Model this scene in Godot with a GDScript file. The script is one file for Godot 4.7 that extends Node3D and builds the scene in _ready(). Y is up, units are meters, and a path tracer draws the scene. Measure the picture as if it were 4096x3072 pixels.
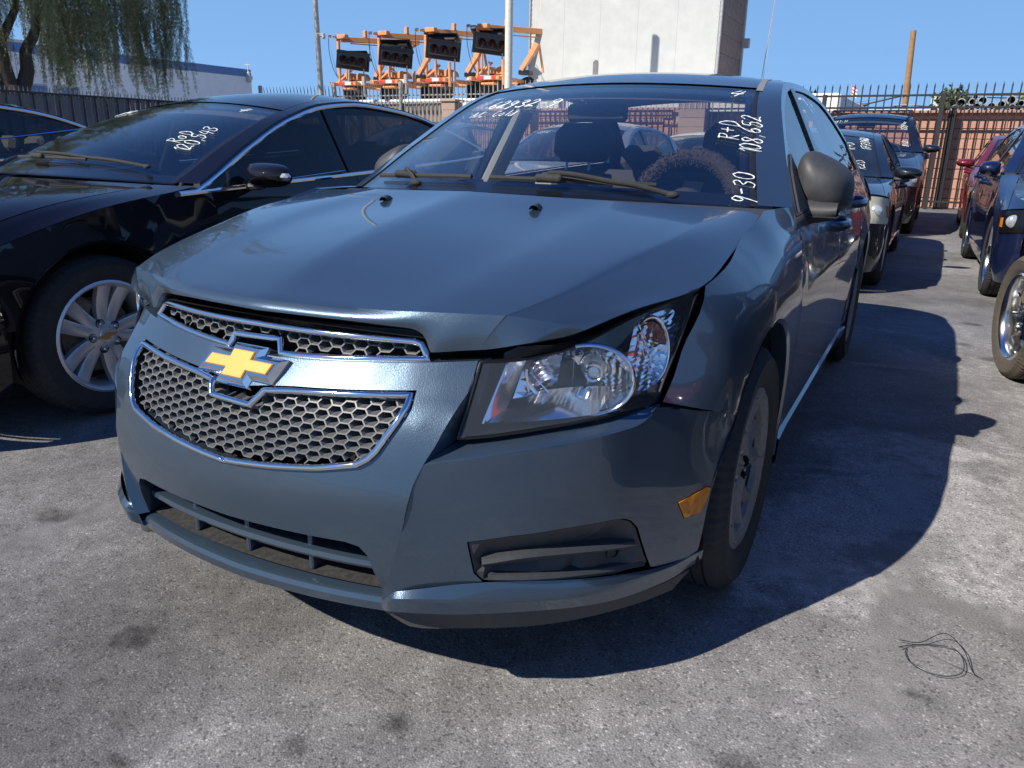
extends Node3D
# A used car lot in hard sun: a blue-grey sedan close to the lens, dark sedans round it.
var M := {}

func _ready() -> void:
	# camera, sky, sun, exposure
	var cam := Camera3D.new()
	cam.name = "camera"
	cam.fov = 52.9
	cam.near = 0.05
	cam.far = 400.0
	cam.position = Vector3(1.2023, 1.1497, 1.0782)
	cam.rotation = Vector3(deg_to_rad(-17.2226), deg_to_rad(27.9496), deg_to_rad(0.9324))
	add_child(cam)
	cam.current = true
	var sky := ProceduralSkyMaterial.new()
	sky.sky_top_color = Color(0.006, 0.05, 0.26).linear_to_srgb()
	sky.sky_horizon_color = Color(0.205, 0.40, 0.69).linear_to_srgb()
	sky.sky_curve = 0.40
	sky.ground_bottom_color = Color(0.22, 0.21, 0.20)
	sky.ground_horizon_color = Color(0.42, 0.44, 0.46)
	sky.sun_angle_max = 6.0
	var env := Environment.new()
	env.background_mode = Environment.BG_SKY
	env.sky = Sky.new()
	env.sky.sky_material = sky
	env.tonemap_mode = Environment.TONE_MAPPER_LINEAR
	env.tonemap_exposure = 1.4
	env.sdfgi_enabled = true
	env.ssao_enabled = true
	env.ssil_enabled = true
	var we := WorldEnvironment.new()
	we.name = "world_environment"
	we.environment = env
	add_child(we)
	var sun := DirectionalLight3D.new()
	sun.name = "sun"
	sun.light_color = Color(1.0, 0.97, 0.92)
	sun.light_energy = 1.6
	sun.light_angular_distance = 0.5
	sun.shadow_enabled = true
	sun.look_at_from_position(Vector3.ZERO, Vector3(.6, -1.0, -1.0))
	add_child(sun)
	materials()
	build_ground()
	build_setting()
	build_cruze()
	build_other_cars()
	build_small_things()

# ---------------------------------------------------------------- materials
func mat(c: Color, rough := 0.6, metal := 0.0) -> StandardMaterial3D:
	var m := StandardMaterial3D.new()
	m.albedo_color = c.linear_to_srgb()
	m.roughness = rough
	m.metallic = metal
	m.cull_mode = BaseMaterial3D.CULL_DISABLED
	return m

func paint(c: Color, metal := 0.45, rough := 0.42) -> StandardMaterial3D:
	var m := mat(c, rough, metal)
	m.clearcoat_enabled = true
	m.clearcoat = 1.0
	m.clearcoat_roughness = 0.03
	return m

func pane(c: Color, alpha: float) -> StandardMaterial3D:
	var m := mat(c, 0.0)
	m.albedo_color.a = alpha
	m.transparency = BaseMaterial3D.TRANSPARENCY_ALPHA
	return m

# patches and grain in a colour: two noises laid over each other
func mottled(a: Color, b: Color, rough: float, scale: float, seed_: int, bump := 0.0, freq := 0.02) -> StandardMaterial3D:
	var m := mat(Color.WHITE, rough)
	m.albedo_color = Color.WHITE
	var n := FastNoiseLite.new()
	n.seed = seed_
	n.frequency = freq
	n.fractal_octaves = 5
	n.fractal_gain = 0.6
	var t := NoiseTexture2D.new()
	t.width = 256
	t.height = 256
	t.seamless = true
	t.noise = n
	var g := Gradient.new()
	g.set_color(0, a.linear_to_srgb())
	g.set_color(1, b.linear_to_srgb())
	t.color_ramp = g
	m.albedo_texture = t
	m.uv1_triplanar = true
	m.uv1_scale = Vector3.ONE * scale
	if bump > 0.0:
		var h := NoiseTexture2D.new()
		h.width = 256
		h.height = 256
		h.seamless = true
		h.noise = n
		m.heightmap_enabled = true
		m.heightmap_texture = h
		m.heightmap_scale = bump
	return m

func materials() -> void:
	M.cruze = paint(Color(.054, .086, .126), .62, .33)
	# flakes: a fine grain in the base coat under the clear coat
	var fl := FastNoiseLite.new()
	fl.seed = 19
	fl.frequency = .35
	fl.fractal_octaves = 2
	var ft := NoiseTexture2D.new()
	ft.width = 256
	ft.height = 256
	ft.seamless = true
	ft.as_normal_map = true
	ft.bump_strength = 2.0
	ft.noise = fl
	M.cruze.normal_enabled = true
	M.cruze.normal_texture = ft
	M.cruze.normal_scale = .16
	M.cruze.uv1_triplanar = true
	M.cruze.uv1_scale = Vector3.ONE * 4.0
	M.black = paint(Color(.006, .006, .008), .0, .5)
	M.black.metallic_specular = .12
	M.navy = paint(Color(.006, .012, .05), .35, .4)
	M.deep = paint(Color(.008, .010, .016), .3, .4)
	M.red = paint(Color(.16, .008, .012), .3, .4)
	M.silver = paint(Color(.42, .44, .45), .6, .4)
	M.white_paint = paint(Color(.7, .71, .7), .0, .4)
	M.chrome = mat(Color(.82, .83, .85), .06, 1.0)
	M.gold = mottled(Color(.46, .225, .045), Color(.62, .33, .085), .5, 60.0, 5)
	M.gold.metallic = .35
	M.steel = mat(Color(.45, .45, .46), .3, 1.0)
	M.alloy = mat(Color(.60, .60, .62), .36, .6)
	M.cover = mottled(Color(.13, .125, .12), Color(.22, .215, .21), .45, 7.0, 9)
	M.polished = mat(Color(.72, .72, .70), .18, 1.0)
	M.iron = mottled(Color(.10, .07, .05), Color(.20, .17, .15), .7, 9.0, 4)
	M.tyre = mottled(Color(.016, .016, .017), Color(.034, .033, .032), .85, 5.0, 3)
	M.tyre_dusty = mottled(Color(.05, .043, .034), Color(.10, .085, .065), .9, 6.0, 8)
	M.liner = mat(Color(.008, .008, .008), .9)
	M.frit = mat(Color(.006, .006, .007), .25)
	M.pillar = mat(Color(.008, .008, .009), .15)
	M.trim = mat(Color(.015, .015, .016), .4)
	M.moulding = mat(Color(.20, .20, .20), .5)
	M.plastic = mottled(Color(.032, .033, .036), Color(.048, .049, .053), .55, 12.0, 12)
	M.grille = mottled(Color(.075, .08, .085), Color(.14, .145, .15), .45, 14.0, 15)
	M.dusty_black = mottled(Color(.008, .008, .008), Color(.042, .040, .038), .7, 7.0, 22, .0, .03)
	M.dash = mat(Color(.022, .023, .025), .75)
	M.seat = mottled(Color(.030, .032, .036), Color(.05, .052, .057), .9, 14.0, 17)
	M.beige = mat(Color(.26, .265, .235), .8)
	M.headliner = mat(Color(.05, .052, .055), .9)
	M.fuzz = mat(Color(.034, .026, .023), .95)
	M.glass = pane(Color(.02, .035, .045), .08)
	M.tint = pane(Color(.004, .005, .006), .84)
	M.smoke = pane(Color(.02, .03, .035), .45)
	M.clear = pane(Color(.9, .92, .95), .03)
	M.mirror = mat(Color(.75, .77, .8), .03, 1.0)
	M.reflector = mat(Color(.86, .87, .89), .10, 1.0)
	M.lamp = mat(Color(.30, .31, .32), .12)
	M.lamp.metallic = .5
	M.lamp_yellow = mottled(Color(.45, .42, .30), Color(.62, .60, .46), .35, 8.0, 31)
	M.lamp_lens = mat(Color(.6, .62, .64), .08, .6)
	M.amber = mat(Color(.55, .17, .012), .22)
	M.amber_dim = mat(Color(.26, .06, .02), .25, .3)
	M.red_lens = mat(Color(.25, .008, .01), .15)
	M.chalk = mat(Color(.80, .84, .82), .8)
	M.orange = mottled(Color(.58, .24, .09), Color(.70, .33, .15), .55, 1.5, 41)
	M.signal_black = mat(Color(.016, .016, .017), .3)
	M.signal_lens = mat(Color(.08, .02, .012), .2)
	M.tape_red = mat(Color(.55, .05, .04), .4)
	M.tape_white = mat(Color(.78, .76, .72), .4)
	M.galv = mottled(Color(.30, .30, .29), Color(.44, .44, .42), .5, 2.0, 44)
	M.galv.metallic = .3
	M.pole_white = mottled(Color(.55, .53, .45), Color(.70, .68, .60), .55, 2.0, 45)
	M.iron_fence = mat(Color(.022, .021, .022), .5)
	M.wood = mottled(Color(.22, .12, .05), Color(.38, .21, .09), .85, 1.0, 46)
	M.block = []
	for k in 4:
		var s := k * .012
		M.block.append(mottled(Color(.40 + s, .205 + s * .5, .145 + s * .3), Color(.48 + s, .265 + s * .5, .195 + s * .3), .92, 2.2, 50 + k, 0.0, .05))
	M.mortar = mottled(Color(.44, .26, .20), Color(.52, .33, .26), .95, 2.0, 56)
	M.tan_block = mottled(Color(.30, .215, .17), Color(.42, .31, .25), .95, 3.0, 57, 0.0, .04)
	M.corrugated = mottled(Color(.20, .17, .145), Color(.30, .265, .23), .7, 1.1, 58)
	M.box_white = mottled(Color(.42, .435, .425), Color(.49, .505, .49), .5, .35, 60)
	M.box_side = mottled(Color(.15, .10, .075), Color(.26, .19, .15), .85, .8, 61)
	M.stain = mat(Color(.60, .55, .38), .6)
	M.wall_grey = mottled(Color(.74, .72, .69), Color(.82, .80, .77), .9, .3, 62)
	M.band_blue = mottled(Color(.11, .19, .36), Color(.14, .23, .42), .8, .4, 63)
	M.slat = mottled(Color(.035, .032, .034), Color(.06, .056, .056), .75, 2.0, 64)
	M.slat_grey = mottled(Color(.13, .125, .13), Color(.18, .175, .18), .8, 1.0, 65)
	M.bark = mottled(Color(.055, .042, .034), Color(.14, .11, .09), .95, 2.4, 66, 0.0, .03)
	M.pipe = mat(Color(.34, .34, .33), .7)
	M.leaf = mat(Color(.075, .098, .040), .55)
	M.leaf.backlight_enabled = true
	M.leaf.backlight = Color(.5, .55, .25)
	M.leaf.vertex_color_use_as_albedo = true
	M.leaf.albedo_color = Color.WHITE
# ---------------------------------------------------------------- mesh helpers
class MB:
	var v := PackedVector3Array()
	var i := PackedInt32Array()
	func p(a: Vector3) -> int:
		v.append(a)
		return v.size() - 1
	func tri(a: int, b: int, c: int) -> void:
		i.append(a); i.append(b); i.append(c)
	func quad(a: int, b: int, c: int, d: int) -> void:
		tri(a, b, c); tri(a, c, d)
	func grid(rows: Array, close_u := false, close_v := false) -> void:
		var base := v.size()
		var n: int = rows[0].size()
		for r in rows:
			v.append_array(r)
		var m: int = rows.size()
		for a in (m if close_v else m - 1):
			for b in (n if close_u else n - 1):
				var a2: int = (a + 1) % m
				var b2: int = (b + 1) % n
				quad(base + a * n + b, base + a * n + b2, base + a2 * n + b2, base + a2 * n + b)
	func add(o: MB, t := Transform3D()) -> void:
		var base := v.size()
		for q in o.v:
			v.append(t * q)
		var flip := t.basis.determinant() < 0.0
		for k in range(0, o.i.size(), 3):
			if flip:
				tri(base + o.i[k], base + o.i[k + 2], base + o.i[k + 1])
			else:
				tri(base + o.i[k], base + o.i[k + 1], base + o.i[k + 2])
	func mirror() -> MB:
		var o := MB.new()
		o.add(self, Transform3D(Basis.from_scale(Vector3(-1, 1, 1)), Vector3.ZERO))
		return o
	func both() -> MB:
		var o := MB.new()
		o.add(self)
		o.add(self, Transform3D(Basis.from_scale(Vector3(-1, 1, 1)), Vector3.ZERO))
		return o
	# a box with chamfered edges
	func box(size: Vector3, t := Transform3D(), bev := 0.0) -> MB:
		var h := size / 2.0
		var b := minf(bev, minf(h.x, minf(h.y, h.z)) * 0.9)
		if b <= 0.0:
			var c := []
			for s in 8:
				c.append(p(t * Vector3(h.x if s & 1 else -h.x, h.y if s & 2 else -h.y, h.z if s & 4 else -h.z)))
			for f in [[0, 2, 3, 1], [4, 5, 7, 6], [0, 1, 5, 4], [2, 6, 7, 3], [0, 4, 6, 2], [1, 3, 7, 5]]:
				quad(c[f[0]], c[f[1]], c[f[2]], c[f[3]])
			return self
		var id := {}
		for s in 8:
			var q := Vector3(1 if s & 1 else -1, 1 if s & 2 else -1, 1 if s & 4 else -1)
			for ax in 3:
				var e := h - Vector3(b, b, b)
				e[ax] = h[ax]
				id[s * 3 + ax] = p(t * (e * q))
		for ax in 3:
			var u := 1 << ((ax + 1) % 3)
			var w := 1 << ((ax + 2) % 3)
			for side in 2:
				var s0 := (1 << ax) * side
				var f := [s0, s0 | u, s0 | u | w, s0 | w]
				if side == 0:
					f.reverse()
				quad(id[f[3] * 3 + ax], id[f[2] * 3 + ax], id[f[1] * 3 + ax], id[f[0] * 3 + ax])
			for su in 2:
				for sw in 2:
					var s1: int = su * u + sw * w
					var s2: int = s1 | (1 << ax)
					var a1: int = (ax + 1) % 3
					var a2: int = (ax + 2) % 3
					if su == sw:
						quad(id[s1 * 3 + a1], id[s2 * 3 + a1], id[s2 * 3 + a2], id[s1 * 3 + a2])
					else:
						quad(id[s1 * 3 + a2], id[s2 * 3 + a2], id[s2 * 3 + a1], id[s1 * 3 + a1])
		for s in 8:
			var odd: bool = ((s & 1) + ((s >> 1) & 1) + ((s >> 2) & 1)) % 2 == 1
			if odd:
				tri(id[s * 3], id[s * 3 + 2], id[s * 3 + 1])
			else:
				tri(id[s * 3], id[s * 3 + 1], id[s * 3 + 2])
		return self
	func bar(a: Vector3, b: Vector3, w: float, d: float, bev := 0.0) -> MB:
		var y := (b - a).normalized()
		var x := y.cross(Vector3.FORWARD if absf(y.z) < 0.9 else Vector3.UP).normalized()
		return box(Vector3(w, (b - a).length(), d), Transform3D(Basis(x, y, x.cross(y)), (a + b) / 2.0), bev)
	# a round bar along a path; r is one radius or one for every point
	func tube(path: Array, r, seg := 8, closed := false, flat := 1.0, caps := true) -> MB:
		var rows := []
		var n := path.size()
		var up := Vector3.UP
		for k in n:
			var a: Vector3 = path[(k - 1 + n) % n] if closed else path[maxi(k - 1, 0)]
			var b: Vector3 = path[(k + 1) % n] if closed else path[mini(k + 1, n - 1)]
			var d := (b - a).normalized()
			if k == 0:
				up = Vector3.UP if absf(d.y) < 0.9 else Vector3.RIGHT
			var x := up.cross(d).normalized()
			up = d.cross(x).normalized()
			var rad: float = r if r is float else r[k]
			var row := PackedVector3Array()
			for s in seg:
				var t := TAU * s / seg
				row.append(path[k] + x * cos(t) * rad + up * sin(t) * rad * flat)
			rows.append(row)
		grid(rows, true, closed)
		if not closed and caps:
			for e in [0, n - 1]:
				var c := p(path[e])
				var base: int = v.size() - 1 - n * seg + e * seg
				for s in seg:
					if e == 0:
						tri(c, base + (s + 1) % seg, base + s)
					else:
						tri(c, base + s, base + (s + 1) % seg)
		return self
	# profile of (radius, height) turned about the x axis
	func lathe(prof: Array, seg := 32, t := Transform3D(), from := 0.0, to := TAU) -> MB:
		var rows := []
		var whole := absf(to - from - TAU) < 0.001
		for q in prof:
			var row := PackedVector3Array()
			for s in (seg if whole else seg + 1):
				var a := from + (to - from) * s / seg
				row.append(t * Vector3(q.y, sin(a) * q.x, cos(a) * q.x))
			rows.append(row)
		grid(rows, whole)
		return self
	# a flat outline in x, y with depth along z, its rim chamfered by bev
	func slab(poly: PackedVector2Array, depth: float, t := Transform3D(), bev := 0.0) -> MB:
		if Geometry2D.is_polygon_clockwise(poly):
			poly = poly.duplicate()
			poly.reverse()
		var inner := poly
		if bev > 0.0:
			var off := Geometry2D.offset_polygon(poly, -bev, Geometry2D.JOIN_MITER)
			if off.size() == 1 and off[0].size() == poly.size():
				inner = off[0]
				var best := 0
				for k in inner.size():
					if inner[k].distance_to(poly[0]) < inner[best].distance_to(poly[0]):
						best = k
				var turned := PackedVector2Array()
				for k in inner.size():
					turned.append(inner[(best + k) % inner.size()])
				inner = turned
				if Geometry2D.is_polygon_clockwise(inner):
					inner.reverse()
			else:
				bev = 0.0
		var n := poly.size()
		var rows := []
		var rings := [[poly, 0.0], [poly, depth - bev], [inner, depth]] if bev > 0.0 else [[poly, 0.0], [poly, depth]]
		for rg in rings:
			var row := PackedVector3Array()
			for q in rg[0]:
				row.append(t * Vector3(q.x, q.y, rg[1]))
			rows.append(row)
		grid(rows, true)
		var tris := Geometry2D.triangulate_polygon(inner)
		var b := v.size()
		for q in inner:
			p(t * Vector3(q.x, q.y, depth))
		for k in range(0, tris.size(), 3):
			tri(b + tris[k], b + tris[k + 1], b + tris[k + 2])
		return self
	func ball(c: Vector3, r: Vector3, n := 12) -> MB:
		var rows := []
		for a in n + 1:
			var row := PackedVector3Array()
			var f := PI * a / n
			for b in n * 2:
				var g := PI * b / n
				row.append(c + Vector3(sin(f) * cos(g), cos(f), sin(f) * sin(g)) * r)
			rows.append(row)
		grid(rows, true)
		return self

# smooth where faces meet under ang degrees, sharp elsewhere; uv from a callable if given
func fin(m: MB, ang := 32.0, uv = null) -> ArrayMesh:
	var nf := m.i.size() / 3
	var fn := PackedVector3Array()
	var fu := PackedVector3Array()
	fn.resize(nf)
	fu.resize(nf)
	var wid := PackedInt32Array()
	wid.resize(m.v.size())
	var seen := {}
	for k in m.v.size():
		var key := Vector3i(m.v[k] * 10000.0)
		if not seen.has(key):
			seen[key] = seen.size()
		wid[k] = seen[key]
	var count := PackedInt32Array()
	count.resize(seen.size() + 1)
	for f in nf:
		var a := m.v[m.i[f * 3]]
		var c := (m.v[m.i[f * 3 + 1]] - a).cross(m.v[m.i[f * 3 + 2]] - a)
		fn[f] = c
		fu[f] = c.normalized()
	for k in m.i:
		count[wid[k] + 1] += 1
	for k in seen.size():
		count[k + 1] += count[k]
	var fill := count.duplicate()
	var adj := PackedInt32Array()
	adj.resize(m.i.size())
	for k in m.i.size():
		var w := wid[m.i[k]]
		adj[fill[w]] = k / 3
		fill[w] += 1
	var cosa := cos(deg_to_rad(ang))
	var vv := PackedVector3Array()
	var nn := PackedVector3Array()
	var tt := PackedVector2Array()
	for f in nf:
		if fn[f].length_squared() < 1e-18:
			continue
		var u := fu[f]
		for c in 3:
			var id := m.i[f * 3 + c]
			var w := wid[id]
			var s := Vector3.ZERO
			for e in range(count[w], count[w + 1]):
				var g := adj[e]
				if fu[g].dot(u) > cosa:
					s += fn[g]
			vv.append(m.v[id])
			nn.append(-s.normalized())
			if uv != null:
				tt.append(uv.call(m.v[id]))
	# front faces run clockwise in Godot: turn every face, the normals were turned above
	var ix := PackedInt32Array()
	ix.resize(vv.size())
	for k in range(0, vv.size(), 3):
		ix[k] = k
		ix[k + 1] = k + 1
		ix[k + 2] = k + 2
	var arr := []
	arr.resize(Mesh.ARRAY_MAX)
	arr[Mesh.ARRAY_VERTEX] = vv
	arr[Mesh.ARRAY_NORMAL] = nn
	arr[Mesh.ARRAY_INDEX] = ix
	if uv != null:
		arr[Mesh.ARRAY_TEX_UV] = tt
	var am := ArrayMesh.new()
	am.add_surface_from_arrays(Mesh.PRIMITIVE_TRIANGLES, arr)
	return am

func put(called: String, m, mat: Material, parent: Node = null, ang := 32.0) -> MeshInstance3D:
	var o := MeshInstance3D.new()
	o.mesh = fin(m, ang) if m is MB else m
	o.material_override = mat
	return place(called, o, parent)

# the same part on the left and on the right, each an object of its own
func pair(called: String, m: MB, mat_: Material, parent: Node, ang := 32.0) -> void:
	put(called, m, mat_, parent, ang)
	put(called, m.mirror(), mat_, parent, ang)

var used := {}
func place(called: String, o: Node3D, parent: Node = null) -> Node3D:
	var host: Node = parent if parent else self
	var key := str(host.get_instance_id()) + called
	used[key] = used.get(key, 0) + 1
	o.name = called if used[key] == 1 else "%s_%03d" % [called, used[key] - 1]
	host.add_child(o, true)
	return o

func thing(called: String, label: String, category: String, group := "") -> Node3D:
	return tag(place(called, Node3D.new()), label, category, group)

func tag(o: Node3D, label: String, category: String, group := "") -> Node3D:
	o.set_meta("label", label)
	o.set_meta("category", category)
	if group:
		o.set_meta("group", group)
	return o

func structure(o: Node3D, label := "", category := "") -> Node3D:
	o.set_meta("kind", "structure")
	if label:
		tag(o, label, category)
	return o

# smooth interpolation in a table of (x, y)
func crv(t: Array, x: float) -> float:
	var n := t.size()
	if x <= t[0].x:
		return t[0].y
	if x >= t[n - 1].x:
		return t[n - 1].y
	var k := 0
	while t[k + 1].x < x:
		k += 1
	var a: Vector2 = t[k]
	var b: Vector2 = t[k + 1]
	var h := b.x - a.x
	var d := (b.y - a.y) / h
	var da := d
	var db := d
	if k > 0:
		var e: float = (a.y - t[k - 1].y) / (a.x - t[k - 1].x)
		da = 0.0 if e * d <= 0.0 else 2.0 * e * d / (e + d)
	if k < n - 2:
		var e2: float = (t[k + 2].y - b.y) / (t[k + 2].x - b.x)
		db = 0.0 if e2 * d <= 0.0 else 2.0 * e2 * d / (e2 + d)
	var s := (x - a.x) / h
	return a.y * (1 + 2 * s) * (1 - s) * (1 - s) + b.y * s * s * (3 - 2 * s) + h * (da * s * (1 - s) * (1 - s) - db * s * s * (1 - s))

func lin(t: Array, x: float) -> float:
	if x <= t[0].x:
		return t[0].y
	for k in t.size() - 1:
		if x <= t[k + 1].x:
			return lerpf(t[k].y, t[k + 1].y, (x - t[k].x) / (t[k + 1].x - t[k].x))
	return t[-1].y

# n points along a smooth curve through pts (Vector2 or Vector3)
func smooth(pts: Array, n: int, closed := false) -> Array:
	var out := []
	var m := pts.size()
	var spans := m if closed else m - 1
	for k in (n if closed else n + 1):
		var u := float(k) / n * spans
		var s := mini(int(u), spans - 1)
		var f := u - s
		var p1 = pts[s]
		var p2 = pts[(s + 1) % m]
		var p0 = pts[(s - 1 + m) % m] if closed or s > 0 else p1 * 2.0 - p2
		var p3 = pts[(s + 2) % m] if closed or s + 2 < m else p2 * 2.0 - p1
		out.append(p1.cubic_interpolate(p2, p0, p3, f))
	return out

# rows of control points to a finer smooth grid
func net(rows: Array, nu: int, nv: int) -> Array:
	var mid := []
	for r in rows:
		mid.append(smooth(r, nu))
	var out := []
	for k in nv + 1:
		out.append(PackedVector3Array())
	for c in nu + 1:
		var col := []
		for r in mid:
			col.append(r[c])
		var q := smooth(col, nv)
		for k in nv + 1:
			out[k].append(q[k])
	return out

# polyline resampled at a step, corners kept
func dense(poly: Array, step: float, closed := true) -> PackedVector2Array:
	var out := PackedVector2Array()
	var n := poly.size()
	for k in (n if closed else n - 1):
		var a: Vector2 = poly[k]
		var b: Vector2 = poly[(k + 1) % n]
		var c := maxi(1, int(round(a.distance_to(b) / step)))
		for s in c:
			out.append(a.lerp(b, float(s) / c))
	if not closed:
		out.append(poly[n - 1])
	return out

# a sheet cut to an outline with holes in the plane of its parameters and lifted by S; the rim turns in by skirt
func trim(m: MB, outer: Array, holes: Array, step: float, S: Callable, skirt := Vector3.ZERO, flip := false) -> void:
	var loops := [dense(outer, step)]
	for h in holes:
		loops.append(dense(h, step))
	var pts := PackedVector2Array()
	var cell := step * 0.75
	var busy := {}
	for l in loops:
		for q in l:
			pts.append(q)
			busy[Vector2i((q / cell).floor())] = true
	var lo: Vector2 = loops[0][0]
	var hi := lo
	for q in loops[0]:
		lo = lo.min(q)
		hi = hi.max(q)
	var rr := 0
	var y := lo.y + step * 0.5
	while y < hi.y:
		var x := lo.x + step * (0.5 if rr % 2 else 0.07)
		while x < hi.x:
			var q := Vector2(x + 0.02 * step * sin(x * 931.0 + y * 577.0), y + 0.02 * step * sin(x * 613.0 - y * 397.0))
			x += step
			var c := Vector2i((q / cell).floor())
			if busy.has(c):
				continue
			var near := false
			for dx in [-1, 0, 1]:
				for dy in [-1, 0, 1]:
					if busy.has(c + Vector2i(dx, dy)) and not near:
						var f := q / cell - Vector2(c)
						near = (dx == -1 and f.x < 0.3) or (dx == 1 and f.x > 0.7) or (dy == -1 and f.y < 0.3) or (dy == 1 and f.y > 0.7)
			if near or not inside(q, loops):
				continue
			pts.append(q)
		y += step * 0.866
		rr += 1
	var tris := Geometry2D.triangulate_delaunay(pts)
	var base := m.v.size()
	for q in pts:
		m.p(S.call(q))
	for k in range(0, tris.size(), 3):
		var a := pts[tris[k]]
		var b := pts[tris[k + 1]]
		var c := pts[tris[k + 2]]
		if not inside((a + b + c) / 3.0, loops):
			continue
		var turn := (b - a).cross(c - a) < 0.0
		if turn != flip:
			m.tri(base + tris[k], base + tris[k + 2], base + tris[k + 1])
		else:
			m.tri(base + tris[k], base + tris[k + 1], base + tris[k + 2])
	if skirt != Vector3.ZERO:
		var at := base
		for li in loops.size():
			var l: PackedVector2Array = loops[li]
			var r1 := PackedVector3Array()
			var r2 := PackedVector3Array()
			for k in l.size():
				r1.append(m.v[at + k])
				r2.append(m.v[at + k] + skirt)
			var cw := Geometry2D.is_polygon_clockwise(l)
			if (cw != flip) != (li > 0):
				m.grid([r1, r2], true)
			else:
				m.grid([r2, r1], true)
			at += l.size()

func inside(q: Vector2, loops: Array) -> bool:
	if not Geometry2D.is_point_in_polygon(q, loops[0]):
		return false
	for k in range(1, loops.size()):
		if Geometry2D.is_point_in_polygon(q, loops[k]):
			return false
	return true

func at(x: float, y: float, z: float) -> Transform3D:
	return Transform3D(Basis(), Vector3(x, y, z))

# outline shrunk by d for a shut line
func shrink(poly: Array, d: float) -> Array:
	var off := Geometry2D.offset_polygon(PackedVector2Array(poly), -d, Geometry2D.JOIN_MITER)
	return Array(off[0]) if off.size() else poly
# ---------------------------------------------------------------- cars
# turns a sheet so that its front looks away from a point
func away(m: MB, from: Vector3) -> MB:
	var s := 0.0
	for k in range(0, m.i.size(), 3):
		var a := m.v[m.i[k]]
		var b := m.v[m.i[k + 1]]
		var c := m.v[m.i[k + 2]]
		s -= (b - a).cross(c - a).dot((a + b + c) / 3.0 - from)
	if s < 0.0:
		for k in range(0, m.i.size(), 3):
			var t := m.i[k + 1]
			m.i[k + 1] = m.i[k + 2]
			m.i[k + 2] = t
	return m

const PROF := [Vector2(.16, .845), Vector2(.22, .86), Vector2(.30, .875), Vector2(.42, .884), Vector2(.55, .888), Vector2(.65, .892), Vector2(.75, .890), Vector2(.82, .884), Vector2(.88, .872), Vector2(.95, .845), Vector2(1.0, .82), Vector2(1.08, .778), Vector2(1.16, .737), Vector2(1.25, .692), Vector2(1.36, .636), Vector2(1.45, .58)]

# half width of a car's side at height y and station z
func side_x(p: Dictionary, y: float, z: float) -> float:
	var x: float = crv(PROF, y * 1.477 / p.H) * p.W / .892
	var zr: float = p.zf - p.wb
	if z < zr:
		x -= .075 * pow((zr - z) / .95, 2.0)
	if p.custom:
		if z > -1.4:
			x = lerpf(x, fender_x(y, z), smoothstep(-1.4, -1.3, z))
	elif z > p.zf:
		x -= .05 * pow((z - p.zf) / .9, 2.0)
	var d := Vector2(z - p.zf, y - p.R).length()
	var d2 := Vector2(z - zr, y - p.R).length()
	var near: float = minf(d, d2) - p.arch
	if not (p.custom and z > -1.4):
		x += .012 * (1.0 - smoothstep(0.0, .07, near))      # lip of the wheel arch
		x -= p.get("crease", .0) * (1.0 - absf(y - (p.yc - z * .012)) / .06) if absf(y - (p.yc - z * .012)) < .06 else 0.0
	return x

func S(p: Dictionary, q: Vector2, off := 0.0) -> Vector3:
	return Vector3(side_x(p, q.y, q.x) + off, q.y, q.x)

func arc(c: Vector2, r: float, from: float, to: float, n: int) -> Array:
	var out := []
	for k in n + 1:
		var a := lerpf(from, to, float(k) / n)
		out.append(c + Vector2(cos(a), sin(a)) * r)
	return out

func rail(p: Dictionary, z: float) -> Vector3:
	var y := crv(p.rail, -z)
	return Vector3(side_x(p, y, z), y, z)

# the skin over windscreen, roof and back window: z along the rail, s across (-1 .. 1)
func over(p: Dictionary, z: float, s: float, off := 0.0) -> Vector3:
	var e := rail(p, z)
	var f := 1.0 - s * s
	var q := Vector3(s * e.x, e.y + crv(p.bow_y, -z) * f, z + crv(p.bow_z, -z) * f)
	if off != 0.0:
		var d := .02
		var dz := over(p, z - d, s) - over(p, z + d, s)
		var ds := over(p, z, s + d) - over(p, z, s - d)
		q += dz.cross(ds).normalized() * off * (1.0 if dz.cross(ds).y > 0.0 else -1.0)
	return q

func over_grid(p: Dictionary, z0: float, z1: float, s0: float, s1: float, nz: int, ns: int, off := 0.0) -> MB:
	var rows := []
	for a in nz + 1:
		var row := PackedVector3Array()
		for b in ns + 1:
			row.append(over(p, lerpf(z0, z1, float(a) / nz), lerpf(s0, s1, float(b) / ns), off))
		rows.append(row)
	var m := MB.new()
	m.grid(rows)
	return away(m, Vector3(0, .4, (z0 + z1) / 2.0))

# nose (dir 1) or tail (dir -1): u across (-1 .. 1), y height
func nose(p: Dictionary, u: float, y: float, dir := 1.0, off := 0.0) -> Vector3:
	var zs: float = p.zf + p.arch + .02 if dir > 0.0 else p.zf - p.wb - p.arch - .02
	var ze: float = crv(p.front if dir > 0.0 else p.back, y) if dir > 0.0 else -p.L + crv(p.back, y)
	var x := side_x(p, y, zs) + off
	var a := absf(u) * PI / 2.0
	var e: float = 2.0 / p.get("round", 2.7)
	return Vector3(signf(u) * x * pow(sin(a), e), y, zs + (ze - zs + off * dir) * pow(maxf(cos(a), 0.0), e))

func nose_grid(p: Dictionary, u0: float, u1: float, y0: Callable, y1: Callable, nu: int, ny: int, dir := 1.0, off := 0.0) -> MB:
	var rows := []
	for b in ny + 1:
		var row := PackedVector3Array()
		for a in nu + 1:
			var u := lerpf(u0, u1, float(a) / nu)
			row.append(nose(p, u, lerpf(y0.call(u), y1.call(u), float(b) / ny), dir, off))
		rows.append(row)
	var m := MB.new()
	m.grid(rows)
	return away(m, Vector3(0, .5, -2.3))

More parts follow.
